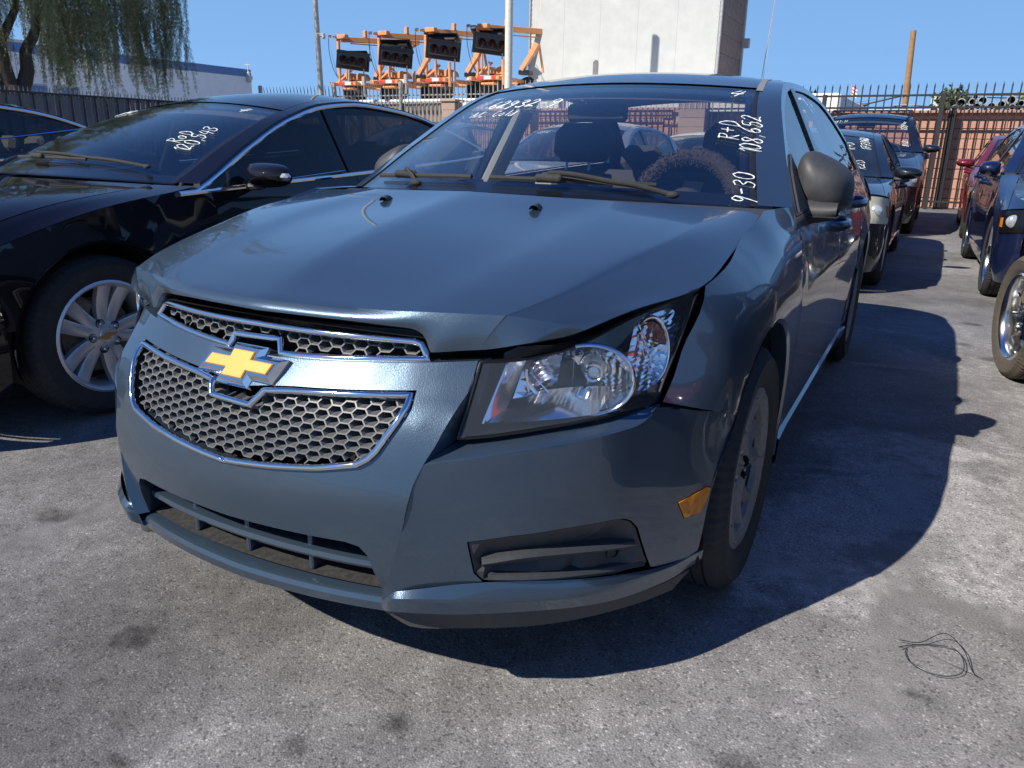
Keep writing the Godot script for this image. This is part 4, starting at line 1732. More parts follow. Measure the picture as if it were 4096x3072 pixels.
func cruze_lamp(t: Node3D) -> void:
	var out := v2([[.470, .613], [.476, .66], [.484, .757], [.545, .759], [.604, .771], [.625, .780], [.647, .792], [.690, .820], [.733, .842], [.785, .863], [.780, .830], [.771, .748], [.762, .685], [.758, .648], [.750, .638], [.673, .632], [.603, .626], [.527, .617]])
	var lens := MB.new()
	trim(lens, shrink(out, .004), [], .02, func(q): return FL(q.x, q.y), Vector3(-.006, 0, -.03))
	away(lens, Vector3(.3, .6, -1))
	# rim round the lens
	var rim := MB.new()
	rim.tube(ring_path(shrink(out, .003), .015, func(q): return FL(q.x, q.y, -.002)), .0042, 6, true)
	# dark pan behind
	var pan := MB.new()
	trim(pan, shrink(out, .005), [], .03, func(q): return FL(q.x, q.y, -.085 - .06 * smoothstep(.47, .60, q.x) * (1.0 - smoothstep(.66, .78, q.x))))
	var wall := MB.new()
	var w1 := PackedVector3Array()
	var w2 := PackedVector3Array()
	for q in dense(shrink(out, .005), .02):
		w1.append(FL(q.x, q.y, -.004))
		w2.append(FL(q.x, q.y, -.15))
	wall.grid([w1, w2], true)
	pan.add(wall)
	# the fluted bowl of the main lamp
	var bowl := MB.new()
	var bc := Vector3(.612, .708, -.365)
	var axis := Vector3(.42, .02, .90).normalized()
	var right := Vector3.UP.cross(axis).normalized()
	var bt := Transform3D(Basis(right, axis.cross(right), axis), bc)
	var rows := []
	for k in 15:
		var f := k / 14.0
		var row := PackedVector3Array()
		for a in 120:
			var an := TAU * a / 120
			var d := Vector2(cos(an), sin(an))
			# wide to the inner side, flat at top and bottom
			var rx := .086 if d.x > 0.0 else .118
			var ry := .064 if d.y > 0.0 else .068
			var q := Vector2(d.x * rx, d.y * ry) * (.16 + .84 * pow(f, .6))
			var saw := fposmod(q.x / .0135, 1.0)
			var flute := (saw - .5) * .008 if q.y > -.004 or q.x > .034 else 0.0
			row.append(bt * Vector3(q.x, q.y, .088 * f * f + flute * smoothstep(.1, .4, f)))
		rows.append(row)
	bowl.grid(rows, true)
	var step := MB.new()
	# stepped chrome shelf under the bowl and the panel at its inner side
	var shelf := []
	for k in 6:
		var row := PackedVector3Array()
		for a in 13:
			var x := lerpf(.512, .700, a / 12.0)
			row.append(FL(x, .640 + .006 * k + .012 * sin(PI * a / 12.0) * k / 5.0, -.016 - .014 * k))
		shelf.append(row)
	step.grid(shelf)
	var side := []
	for k in 4:
		var row := PackedVector3Array()
		for a in 7:
			var y := lerpf(.640, .750, a / 6.0)
			row.append(FL(.503 + .02 * (y - .64) / .11 + [0.0, .004, .008, .018][k], y, [-.012, -.010, -.030, -.05][k]))
		side.append(row)
	step.grid(side)
	var backing := MB.new()
	trim(backing, v2([[.520, .648], [.530, .752], [.60, .762], [.648, .785], [.700, .800], [.700, .650], [.60, .640]]), [], .008, func(q): return FL(q.x, q.y, -.075 - .012 * absf(fposmod(q.x / .016, 1.0) - .5) - .10 * smoothstep(.53, .60, q.x)))
	trim(backing, v2([[.690, .660], [.690, .805], [.735, .822], [.757, .800], [.752, .70], [.742, .655]]), [], .006, func(q): return FL(q.x, q.y, -.052 - .012 * absf(fposmod(q.x / .011, 1.0) - .5) - .006 * absf(fposmod(q.y / .016, 1.0) - .5)))
	var ringm := MB.new()
	var path := []
	for a in 40:
		var an := lerpf(-PI * .62, PI * .60, a / 39.0)
		var d := Vector2(cos(an), sin(an))
		var q := Vector2(d.x * .090, d.y * (.070 if d.y > 0 else .074))
		path.append(bt * Vector3(q.x, q.y, .094))
	ringm.tube(path, .0055, 8, false, .8)
	var arc2 := []
	for a in 20:
		var an := lerpf(PI * .98, PI * 1.36, a / 19.0)
		arc2.append(bt * Vector3(cos(an) * .122, sin(an) * .082 + .01, .082))
	ringm.tube(arc2, .006, 8, false, .8)
	var bulb := MB.new()
	var tb := Transform3D(Basis(axis, right, axis.cross(right)), bc + axis * .01 + right * .012 + Vector3(0, .006, 0))
	bulb.lathe([Vector2(.026, -.004), Vector2(.024, .02), Vector2(.020, .03), Vector2(.017, .034), Vector2(.0165, .046), Vector2(.012, .052), Vector2(.001, .055)], 24, tb)
	var shield := MB.new()
	shield.lathe([Vector2(.0185, .03), Vector2(.0185, .056), Vector2(.014, .060), Vector2(.0135, .058)], 24, tb)
	# the indicator bowl with its amber bulb cap
	var turn := MB.new()
	var tc := Vector3(.690, .738, -.482)
	var tax := Vector3(.60, .10, .79).normalized()
	var tr := Vector3.UP.cross(tax).normalized()
	var tt := Transform3D(Basis(tr, tax.cross(tr), tax), tc)
	rows = []
	for k in 8:
		var f := k / 7.0
		var row := PackedVector3Array()
		for a in 48:
			var an := TAU * a / 48
			var d := Vector2(cos(an), sin(an))
			var rx := .036 if d.x > 0.0 else .056
			var ry := .066 if d.y > 0.0 else .075
			var wob := 1.0 + .035 * sin(an * 24.0) * f + .02 * sin(f * 40.0)
			row.append(tt * Vector3(d.x * rx * pow(f, .7) * wob, d.y * ry * pow(f, .7) * wob, .062 * f * f + .003 * sin(f * 30.0)))
		rows.append(row)
	turn.grid(rows, true)
	var tring := MB.new()
	path = []
	for a in 36:
		var an := lerpf(-PI * .35, PI * .72, a / 35.0)
		path.append(tt * Vector3(cos(an) * .039, sin(an) * .070, .058))
	tring.tube(path, .0055, 8, false, .8)
	var cap := MB.new()
	var tcap := Transform3D(Basis(tax, tr, tax.cross(tr)), tc + tax * .018 + Vector3(0, .012, 0) + tr * .004)
	cap.lathe([Vector2(.024, -.01), Vector2(.0235, .008), Vector2(.020, .012), Vector2(.0185, .010), Vector2(.012, .012), Vector2(.011, .010), Vector2(.001, .011)], 28, tcap)
	var amber := MB.new()
	rows = []
	for k in 5:
		var f := lerpf(.25, .92, k / 4.0)
		var row := PackedVector3Array()
		for a in 15:
			var an := lerpf(PI * .06, PI * .82, a / 14.0)
			var d := Vector2(cos(an), sin(an))
			var zig := .0022 * (1.0 if (a + k) % 2 else -1.0)
			row.append(tt * Vector3(d.x * .035 * pow(f, .7), d.y * .064 * pow(f, .7), .062 * f * f + .005 + zig))
		rows.append(row)
	amber.grid(rows)
	for sx in [1, -1]:
		var h := put("headlight", pan if sx == 1 else pan.mirror(), M.frit, t)
		for q in [["lens", lens, M.clear, 60.0], ["lens_rim", rim, M.frit, 40.0], ["main_reflector", bowl, M.reflector, 12.0], ["chrome_shelf", step, M.reflector, 12.0], ["reflector_backing", backing, M.reflector, 10.0], ["chrome_ring", ringm, M.reflector, 50.0], ["bulb", bulb, M.lamp_lens, 30.0], ["bulb_shield", shield, M.chrome, 30.0], ["indicator_reflector", turn, M.reflector, 10.0], ["indicator_ring", tring, M.reflector, 50.0], ["indicator_bulb", cap, M.amber_dim, 30.0], ["indicator_prisms", amber, M.amber_dim, 5.0]]:
			var m: MB = q[1]
			put(q[0], m if sx == 1 else m.mirror(), q[2], h, q[3])

func cruze_small(t: Node3D, p: Dictionary) -> void:
	# washer jets
	for x in [-.235, .262]:
		var j := MB.new()
		var rows := []
		for k in 7:
			var f := k / 6.0
			var row := PackedVector3Array()
			for a in 10:
				var an := PI * a / 9.0
				row.append(Vector3(x + cos(an) * .014 * (1 - f * .6), .985 + .012 * f * 0 + sin(an) * .017 * sin(PI * (.25 + f * .6)), -.80 - .045 * f))
			rows.append(row)
		j.grid(rows)
		put("washer_jet", j, M.plastic, t, 50.0)
	# cowl panel between hood and windscreen
	var cw := MB.new()
	var r := []
	for q in [[-.02, -.012], [.05, .0], [.11, -.012], [.17, -.05]]:
		var row := PackedVector3Array()
		for k in 25:
			var s := lerpf(-.99, .99, k / 24.0)
			var b := over(p, p.zA, s)
			row.append(Vector3(b.x, b.y + q[1] - .006, b.z + q[0]))
		r.append(row)
	cw.grid(r)
	put("cowl", away(cw, Vector3(0, 0, -1.3)), M.plastic, t)
	# mirror sail and the big black mirror housing
	var sail := MB.new()
	var poly := v2([[-1.44, .968], [-1.52, 1.03], [-1.60, 1.085], [-1.70, 1.135], [-1.72, .972]])
	trim(sail, poly, [], .03, func(q): return S(p, q, .008), Vector3(-.015, 0, 0))
	away(sail, Vector3(0, .9, -1.5))
	var sh := MB.new()
	var c := Vector3(.872, 1.043, -1.72)
	var rows := []
	for k in 15:
		var f := k / 14.0
		var row := PackedVector3Array()
		var rr := pow(maxf(0.0, 1.0 - pow(f, 3.0)), .5)
		for a in 28:
			var an := TAU * a / 28
			var d := Vector2(cos(an), sin(an))
			var q := Vector2(signf(d.x) * pow(absf(d.x), .62), signf(d.y) * pow(absf(d.y), .66))
			var xx := q.x * .088 * rr
			# the outer side is lower than the inner
			var yy := q.y * (.086 - .026 * q.x * (1.0 if q.y > 0.0 else .1)) * rr - .014 * q.x * rr
			row.append(c + Vector3(xx - .012 * f, yy - .006 * f, -.03 + .125 * f))
		rows.append(row)
	sh.grid(rows, true)
	away(sh, c)
	var low := MB.new()
	rows = []
	for k in 8:
		var f := k / 7.0
		var row := PackedVector3Array()
		for a in 16:
			var an := TAU * a / 16
			var d := Vector2(cos(an), sin(an))
			row.append(Vector3(lerpf(.77, .930, f) , .962 + d.y * lerpf(.050, .026, f) - .006 * sin(PI * f) , -1.655 + .01 * f + d.x * lerpf(.060, .042, f)))
		rows.append(row)
	low.grid(rows, true)
	var seam := MB.new()
	seam.box(Vector3(.10, .006, .06), at(.885, .944, -1.62), .002)
	var gm := MB.new()
	gm.ball(c + Vector3(0, 0, -.026), Vector3(.076, .07, .006), 10)
	for sx in [1, -1]:
		var s := put("door_mirror", sh if sx == 1 else sh.mirror(), M.plastic, t, 50.0)
		put("mirror_arm", low if sx == 1 else low.mirror(), M.plastic, s, 50.0)
		put("mirror_seam", seam if sx == 1 else seam.mirror(), M.trim, s)
		put("mirror_glass", gm if sx == 1 else gm.mirror(), M.mirror, s)
		put("mirror_sail", sail if sx == 1 else sail.mirror(), M.plastic, s)
	# wipers
	wiper(t, p, [.52, -1.395], [.16, -1.412], [])
	wiper(t, p, [-.31, -1.395], [-.41, -1.412], [])
	# chalk lettering on the windscreen
	chalk(t, p, "62932-9", -.385, -1.855, .066, .02, 0.0)
	chalk(t, p, "A/C. Cold", -.435, -1.800, .042, .03, 0.0)
	chalk(t, p, "4", .490, -1.965, .066, .0, 0.0)
	chalk(t, p, "R+D", .607, -1.69, .060, .0, 1.0)
	chalk(t, p, "108,652", .688, -1.625, .058, .0, 1.0)
	chalk(t, p, "9-30", .728, -1.405, .056, .0, 1.0)

func wiper(t: Node3D, p: Dictionary, pivot: Array, tip: Array, _b: Array) -> void:
	var on := func(x: float, z: float, off: float) -> Vector3:
		var e := rail(p, z)
		return over(p, z, x / e.x, off)
	var a: Vector3 = on.call(pivot[0], pivot[1], .022)
	var c: Vector3 = on.call(tip[0], tip[1] - .03, .028)
	var m := MB.new()
	var mid := a.lerp(c, .5) + Vector3(0, .012, .0)
	m.tube(smooth([a, a.lerp(c, .3) + Vector3(0, .012, .0), mid, a.lerp(c, .8) + Vector3(0, .016, 0), c + Vector3(0, .010, 0)], 24), .0055, 8, false, 1.4)
	m.ball(a, Vector3(.02, .011, .014), 8)
	var w := put("wiper", m, M.tyre, t, 50.0)
	var bl := MB.new()
	var path := []
	for k in 13:
		path.append(on.call(lerpf(tip[0] - .20, tip[0] + .30, k / 12.0), tip[1] - .035, .012))
	bl.tube(path, .007, 6, false, 1.2)
	bl.box(Vector3(.09, .026, .024), Transform3D(Basis(), c - Vector3(0, .006, 0)), .008)
	put("wiper_blade", bl, M.tyre, w, 50.0)

# short hair of the sheepskin cover
func fuzz(parent: Node3D, ring: Array) -> void:
	var rng := RandomNumberGenerator.new()
	rng.seed = 77
	var m := MB.new()
	var c := Vector3.ZERO
	for q in ring:
		c += q / ring.size()
	for k in 2600:
		var i := rng.randi() % ring.size()
		var a: Vector3 = ring[i].lerp(ring[(i + 1) % ring.size()], rng.randf())
		var t: Vector3 = (ring[(i + 1) % ring.size()] - ring[i]).normalized()
		var u := (a - c).normalized()
		var an := rng.randf() * TAU
		var d := u * cos(an) + t.cross(u) * sin(an)
		var b := a + d * .027
		var e := b + d * rng.randf_range(.006, .013) + t * rng.randf_range(-.008, .008) + Vector3(0, rng.randf_range(-.006, .004), 0)
		var s := t * .004
		m.tri(m.p(b - s), m.p(b + s), m.p(e))
	var o := put("pile", m, M.fuzz, parent)
	o.set_meta("kind", "stuff")

# strokes of hand-drawn characters in a box 0.6 wide and 1 high
const GLYPH := {
	"0": [[[.3, 1], [.08, .8], [.05, .3], [.25, 0], [.5, .15], [.55, .7], [.3, 1]]], "1": [[[.12, .8], [.35, 1], [.33, 0]]], "2": [[[.05, .8], [.3, 1], [.5, .78], [.3, .4], [.03, .02], [.3, .1], [.58, .03]]],
	"3": [[[.06, .92], [.4, 1], [.5, .76], [.22, .55], [.52, .34], [.36, .03], [.03, .08]]], "4": [[[.3, 1], [.05, .42], [.6, .45]], [[.5, .95], [.36, 0]]], "5": [[[.55, 1], [.15, .97], [.1, .6], [.45, .6], [.5, .25], [.25, 0], [.03, .1]]],
	"6": [[[.5, 1], [.15, .6], [.06, .2], [.3, 0], [.52, .2], [.34, .45], [.08, .28]]], "7": [[[.05, .97], [.55, 1], [.25, 0]], [[.2, .52], [.5, .52]]], "8": [[[.5, .85], [.25, 1], [.1, .78], [.48, .28], [.3, 0], [.06, .2], [.4, .6], [.5, .85]]],
	"9": [[[.5, .85], [.2, 1], [.05, .72], [.25, .5], [.5, .85], [.42, .4], [.2, -.15]]], "-": [[[.08, .5], [.5, .54]]], "R": [[[.1, 0], [.15, 1]], [[.02, .95], [.5, .9], [.45, .6], [.12, .5], [.58, 0]]], "+": [[[.3, .8], [.3, .2]], [[.08, .5], [.55, .5]]],
	"D": [[[.12, 0], [.14, 1], [.5, .75], [.55, .3], [.12, 0]]], ",": [[[.2, .1], [.1, -.2]]], "A": [[[0, 0], [.35, 1], [.5, 0]], [[.12, .4], [.55, .42]]], "/": [[[.0, -.1], [.55, 1.05]]], "C": [[[.55, .9], [.2, 1], [.05, .4], [.25, 0], [.55, .15]]],
	".": [[[.2, .02], [.28, .06]]], "o": [[[.3, .6], [.08, .4], [.15, .05], [.42, .1], [.48, .45], [.3, .6]]], "l": [[[.3, 1], [.2, 0]]], "d": [[[.45, .5], [.15, .5], [.1, .1], [.4, .1], [.55, 1], [.5, 0]]], "P": [[[.1, 0], [.15, 1], [.5, .85], [.42, .55], [.12, .5]]],
}

# white window-marker writing on the glass; turn 1 runs it up the pillar
func chalk(t: Node3D, p: Dictionary, text: String, x: float, z: float, size: float, rise: float, turn: float) -> void:
	var m := MB.new()
	var pen := 0.0
	var k := 0
	for ch in text:
		if GLYPH.has(ch):
			for st in GLYPH[ch]:
				var pts := []
				for q in st:
					pts.append(Vector2(pen + q[0] + q[1] * .18, q[1] + .06 * sin(k * 2.1)))
				var line := smooth(pts, (pts.size() - 1) * 5) if pts.size() > 2 else pts
				var path := []
				for q in line:
					var dx: float = q.x * size
					var dy: float = q.y * size
					var wx := x + dx
					var wz := z - (dy - rise * dx) * .80
					if turn > .5:
						wx = x - dy + dx * -.22
						wz = z - dx * .80
					var e := rail(p, wz)
					path.append(over(p, wz, wx / e.x, .002))
				var rad := []
				for q in path.size():
					rad.append(size * .033 * (1.0 + .35 * sin(q * 1.7 + k)))
				m.tube(path, rad, 5, false, .5)
		pen += .44 if ch in ",./l1" else .74
		k += 1
	put("chalk_writing", m, M.chalk, t, 60.0)
# ---------------------------------------------------------------- ground
func bytes_of(freq: float, seed_: int, n: int, kind := 0, oct := 4) -> PackedByteArray:
	var f := FastNoiseLite.new()
	f.seed = seed_
	f.frequency = freq
	if kind > 0:
		f.noise_type = FastNoiseLite.TYPE_CELLULAR
		f.cellular_return_type = FastNoiseLite.RETURN_CELL_VALUE if kind == 1 else FastNoiseLite.RETURN_DISTANCE2_SUB
		f.fractal_type = FastNoiseLite.FRACTAL_NONE
		f.cellular_jitter = 1.0
	else:
		f.fractal_octaves = oct
		f.fractal_gain = .55
	var im := f.get_seamless_image(n, n)
	im.convert(Image.FORMAT_L8)
	return im.get_data()

func build_ground() -> void:
	var n := 1400
	var cell := bytes_of(.29, 7, n, 1)
	var edge := bytes_of(.29, 7, n, 2)
	var fine := bytes_of(.22, 21, n, 0, 3)
	var soft := bytes_of(.012, 33, n, 0, 4)
	var col := PackedByteArray()
	var hgt := PackedByteArray()
	col.resize(n * n * 3)
	hgt.resize(n * n)
	for k in n * n:
		var st := clampf((edge[k] - 10.0) / 60.0, 0.0, 1.0)
		var v := cell[k] / 255.0
		var c := 146.0 + st * (4.0 + v * 20.0) + (fine[k] - 128) * .30 + (soft[k] - 128) * .10
		if v < .07:
			c -= 30.0
		elif v > .95:
			c += 30.0
		var b := int(clampf(c, 8.0, 250.0))
		col[k * 3] = b
		col[k * 3 + 1] = int(b * .998)
		col[k * 3 + 2] = int(b * .998)
		hgt[k] = int(clampf((st * (70.0 + v * 110.0) if v >= .07 else 20.0) + fine[k] * .25, 0, 255))
	var m := mat(Color.WHITE, .88)
	m.albedo_color = Color(1, 1, 1)
	m.albedo_texture = ImageTexture.create_from_image(Image.create_from_data(n, n, false, Image.FORMAT_RGB8, col))
	m.heightmap_enabled = true
	m.heightmap_texture = ImageTexture.create_from_image(Image.create_from_data(n, n, false, Image.FORMAT_L8, hgt))
	m.heightmap_scale = .16
	# wear, dust, oil, paving joints and painted sun-angle brightness, laid over 20 m
	var w := 1024
	var side := 20.0
	var big := bytes_of(.006, 61, w, 0, 5)
	var mid := bytes_of(.03, 62, w, 0, 5)
	var grain := bytes_of(.35, 63, w, 0, 2)
	var over_ := PackedByteArray()
	over_.resize(w * w)
	for k in w * w:
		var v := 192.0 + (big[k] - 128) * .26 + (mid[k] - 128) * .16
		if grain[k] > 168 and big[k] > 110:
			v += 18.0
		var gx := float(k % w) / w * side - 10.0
		v -= 34.0 * (1.0 - smoothstep(-.2, 1.7, gx + (mid[k] - 128) / 90.0)) * (.6 + .4 * float(grain[k] > 120))  # left darker, right paler: sun-angle brightness put into the asphalt colour
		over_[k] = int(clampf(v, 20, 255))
	var rng := RandomNumberGenerator.new()
	rng.seed = 5
	var spot := func(x: float, z: float, r: float, amount: float, ragged: float, rz: float) -> void:
		var cx := int((x + 10.0) / side * w)
		var cz := int((z + 14.0) / side * w)
		var pr := int(r / side * w) + 1
		var pz := int(rz / side * w) + 1
		for dz in range(-pz * 2, pz * 2 + 1):
			for dx in range(-pr * 2, pr * 2 + 1):
				var px := cx + dx
				var pzz := cz + dz
				if px < 0 or pzz < 0 or px >= w or pzz >= w:
					continue
				var id := pzz * w + px
				var d := Vector2(float(dx) / pr, float(dz) / pz).length() + (mid[id] - 128) / 128.0 * ragged
				var a := clampf((1.0 - d) * 3.0, 0.0, 1.0) * (.45 + .55 * clampf((grain[id] - 90) / 60.0, 0, 1))
				over_[id] = int(clampf(over_[id] + amount * a, 12, 255))
	# pale dust swept beside the sedan, dark oil drips, lighter patches in front
	for q in [[1.6, -.2, .9, 26, 1.2, .9], [.8, .3, .8, 16, 1.3, .5],  [1.75, -1.7, .55, 46, .9, .95], [1.35, -1.55, .5, 34, .9, .5], [2.0, -2.7, .5, 40, .9, 1.0], [.18, .45, .16, 34, 1.2, .55], [.42, .75, .4, 16, 1.2, .3], [.0, .2, .12, 26, 1.1, .3], [1.0, -1.25, .28, 95, 1.1, .45], [1.25, -2.1, .4, 70, 1.1, .3], [1.15, -1.6, .35, 50, 1.2, .25], [.9, .55, .9, 12, .8, .5], [1.6, -4.4, .7, 24, .7, .9], [1.3, -9.0, .8, 22, .7, 2.0]]:  # the first broad spots paint sun-angle brightness, the others are dust and patches
		spot.call(q[0], q[1], q[2], q[3], q[4], q[5])
	for q in [[.25, .17, .045], [.62, .20, .04], [-.02, .36, .03], [.38, .02, .05], [.52, .38, .028], [.9, -.05, .03], [1.33, -.62, .03], [-.35, .1, .04], [1.02, -.2, .045], [1.65, -4.05, .09], [1.5, -4.4, .08], [1.55, -5.1, .07], [1.45, -3.1, .05], [-1.1, -.2, .06]]:
		spot.call(q[0], q[1], q[2] * .72, -70, .8, q[2] * .55)
	for k in 260:
		spot.call(rng.randf_range(-6, 4), rng.randf_range(-13, 2), rng.randf_range(.015, .06), rng.randf_range(-46, 30), .8, rng.randf_range(.01, .04))
	# paving joints: thin paler lines across the lot
	for q in [[.85, -1.72, 1.50, -2.02], [.86, -1.82, 1.46, -2.10], [.85, -3.55, 2.2, -3.75], [.8, -4.6, 2.6, -4.3], [.7, -7.6, 3.0, -7.9], [-2.0, -10.4, 3.0, -10.9], [-6.0, 1.0, -1.2, .4]]:
		var a := Vector2(q[0], q[1])
		var b := Vector2(q[2], q[3])
		var c := int(a.distance_to(b) / .012)
		for k in c:
			var e := a.lerp(b, float(k) / c) + Vector2(0, .012 * sin(k * .05) + rng.randf_range(-.008, .008))
			spot.call(e.x, e.y, .014, 26, .6, .012)
	m.detail_enabled = true
	m.detail_blend_mode = BaseMaterial3D.BLEND_MODE_MUL
	m.detail_uv_layer = BaseMaterial3D.DETAIL_UV_2
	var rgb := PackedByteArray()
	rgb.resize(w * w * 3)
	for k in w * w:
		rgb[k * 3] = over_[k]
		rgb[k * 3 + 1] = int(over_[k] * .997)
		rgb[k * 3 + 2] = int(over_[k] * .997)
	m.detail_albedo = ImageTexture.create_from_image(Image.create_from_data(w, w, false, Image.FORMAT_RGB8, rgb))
	var st := SurfaceTool.new()
	st.begin(Mesh.PRIMITIVE_TRIANGLES)
	var xs := [-120.0, -40.0, -10.0, 10.0, 40.0, 120.0]
	var zs := [-120.0, -50.0, -34.0, -14.0, 6.0, 60.0]
	for z in zs:
		for x in xs:
			st.set_normal(Vector3.UP)
			st.set_uv(Vector2(x, z) / 2.3)
			st.set_uv2(Vector2(x + 10.0, z + 14.0) / side)
			st.add_vertex(Vector3(x, 0, z))
	for a in 5:
		for b in 5:
			var i: int = a * 6 + b
			for q in [i, i + 1, i + 7, i, i + 7, i + 6]:
				st.add_index(q)
	var g := MeshInstance3D.new()
	g.mesh = st.commit()
	g.material_override = m
	structure(place("asphalt_ground", g))

# ---------------------------------------------------------------- setting
func build_setting() -> void:
	block_wall()
	gate()
	back_left_fence()
	left_fence()
	adjacent_lot()
	warehouse()
	poles()
	for k in 4:
		signal_trailer(k)
	box_trailer()
	pepper_tree()
	far_right()

func block_wall() -> void:
	var t := thing("block_wall", "terracotta red concrete block wall behind the iron gate at the back right", "wall")
	var core := MB.new()
	core.box(Vector3(14.4, 1.93, .15), at(-1.6, .965, -18.10))
	put("mortar", core, M.mortar, t)
	var mesh := []
	for k in 3:
		var b := MB.new()
		b.box(Vector3(.392, .190 - .002 * k, .10), Transform3D(), .006 + .002 * k)
		mesh.append(fin(b, 30))
	var far := MB.new()
	var rng := RandomNumberGenerator.new()
	rng.seed = 11
	var made := 0
	for r in 9:
		for c in range(-12, 14):
			var x := c * .4 + (.2 if r % 2 else 0.0) + .03
			var y := .105 + r * .2
			var z := -18.0 + rng.randf_range(-.004, .004)
			if x < -4.3 or x > 5.4:
				continue
			var o := put("block", mesh[rng.randi() % 3], M.block[rng.randi() % 4], t)
			o.position = Vector3(x, y, z)
			made += 1
		for c in range(-22, -10):
			var x := c * .4 + (.2 if r % 2 else 0.0) + .03
			if x > -4.3 or x < -8.6:
				continue
			far.box(Vector3(.392, .19, .1), at(x, .105 + r * .2, -18.0), .006)
	var f := put("blocks", far, M.block[1], t)
	f.set_meta("kind", "stuff")
	var cap := MB.new()
	for c in range(-22, 14):
		cap.box(Vector3(.395, .055, .30), at(c * .4 + .1, 1.935, -18.05), .008)
	var cp := put("coping_blocks", cap, M.block[0], t)

func gate() -> void:
	var t := thing("iron_gate", "black wrought iron picket gate with spear tips across the red block wall", "gate")
	var pm := MB.new()
	pm.box(Vector3(.024, 2.33, .024), at(0, 1.225, 0), .003)
	pm.lathe([Vector2(.003, 2.36), Vector2(.017, 2.385), Vector2(.012, 2.40), Vector2(.017, 2.41), Vector2(.010, 2.43), Vector2(.0008, 2.475)], 8, Transform3D(Basis(Vector3(0, 1, 0), Vector3(-1, 0, 0), Vector3(0, 0, 1)), Vector3.ZERO))
	var mesh := fin(pm, 30)
	for k in 66:
		var x := -4.2 + k * .148
		var o := put("picket", mesh, M.iron_fence, t)
		o.position = Vector3(x, 0, -17.5)
	for y in [2.235, 2.00, .16]:
		var r := MB.new()
		r.box(Vector3(10.0, .040, .035), at(.6, y, -17.5), .004)
		put("rail", r, M.iron_fence, t)
	for x in [-4.3, -1.22, 1.02, 3.3, 5.5]:
		var r := MB.new()
		r.box(Vector3(.085, 2.27, .085), at(x, 1.135, -17.5), .006)
		put("gate_post", r, M.iron_fence, t)
	var pp := MB.new()
	pp.tube([Vector3(1.23, 0, -17.72), Vector3(1.23, 1.95, -17.72)], .075, 16)
	tag(put("standpipe", pp, M.iron_fence), "thick dark vertical pipe standing between the gate and the block wall", "pipe")

func spike(m: MB, x: float, y: float, z: float, h: float, out: Vector3) -> void:
	var path := [Vector3(x, y, z), Vector3(x, y + h * .55, z), Vector3(x, y + h * .8, z) + out * .3, Vector3(x, y + h, z) + out]
	m.tube(path, [.014, .014, .013, .003], 5)

func back_left_fence() -> void:
	var t := thing("corrugated_fence", "tan corrugated steel fence with curved white spikes along the back of the lot", "fence")
	for c in 9:
		var x0 := -17.4 + c * .78
		if x0 > -10.9:
			break
		var m := MB.new()
		var r1 := PackedVector3Array()
		var r2 := PackedVector3Array()
		for k in 25:
			var x := x0 + .78 * k / 24.0
			var z := -17.5 + .022 * sin(k * TAU / 4.0)
			r1.append(Vector3(x, 2.2, z))
			r2.append(Vector3(x, .02, z))
		m.grid([r1, r2])
		put("steel_sheet", m, M.corrugated, t, 80.0)
	var sheet := MB.new()
	var rails := MB.new()
	for y in [2.22, 2.40]:
		rails.box(Vector3(14.4, .035, .03), at(-10.3, y, -17.44), .004)
	put("rail", rails, M.galv, t)
	var mesh_m := MB.new()
	spike(mesh_m, 0, 2.0, 0, .70, Vector3(.05, 0, .10))
	var mesh := fin(mesh_m, 50)
	for k in 108:
		var o := put("spike", mesh, M.pole_white if k > 60 else M.galv, t)
		o.position = Vector3(-17.4 + k * .133, 0, -17.40)
	for x in [-17.5, -14.6, -12.25]:
		var r := MB.new()
		r.box(Vector3(.09, 2.75, .09), at(x, 1.375, -17.46), .006)
		put("fence_post", r, M.galv, t)
	var q := thing("split_face_pillar", "pale split face block pillar at the end of the corrugated fence", "pillar")
	for r in 11:
		var b := MB.new()
		b.box(Vector3(.42, .198, .42), at(-10.60, .1 + r * .2, -17.5), .010)
		put("block", b, M.tan_block, q)
	var cap := MB.new()
	cap.box(Vector3(.50, .07, .50), at(-10.60, 2.245, -17.5), .012)
	put("pillar_cap", cap, M.tan_block, q)
	# red wall and iron bars that go on from the pillar to the right
	var w := thing("rear_block_wall", "red block wall seen past the cabin of the sedan, behind dark bars", "wall")
	var core := MB.new()
	core.box(Vector3(6.0, 2.05, .15), at(-7.4, 1.025, -17.82))
	put("mortar", core, M.mortar, w)
	var bm := MB.new()
	bm.box(Vector3(.392, .19, .1), Transform3D(), .007)
	var bmesh := fin(bm, 30)
	for r in 10:
		for c in 14:
			var x := -10.2 + c * .4 + (.2 if r % 2 else 0.0)
			if x > -4.5:
				continue
			put("block", bmesh, M.block[(c * 7 + r * 3) % 4], w).position = Vector3(x, .105 + r * .2, -17.74)
	var p2 := thing("tan_pillar", "tan block pillar between red wall panels, seen through the back window", "pillar")
	for r in 11:
		var b := MB.new()
		b.box(Vector3(.62, .198, .42), at(-4.05, .1 + r * .2, -17.62), .010)
		put("block", b, M.tan_block, p2)
	var bars := thing("picket_fence", "dark iron picket fence in front of the rear red wall", "fence")
	var pk := MB.new()
	pk.box(Vector3(.022, 1.9, .022), at(0, .98, 0), .003)
	var pmesh := fin(pk, 30)
	for k in 42:
		put("picket", pmesh, M.iron_fence, bars).position = Vector3(-10.2 + k * .14, 0, -17.52)
	for y in [1.86, .2]:
		var r := MB.new()
		r.box(Vector3(5.9, .04, .035), at(-7.3, y, -17.52), .004)
		put("rail", r, M.iron_fence, bars)

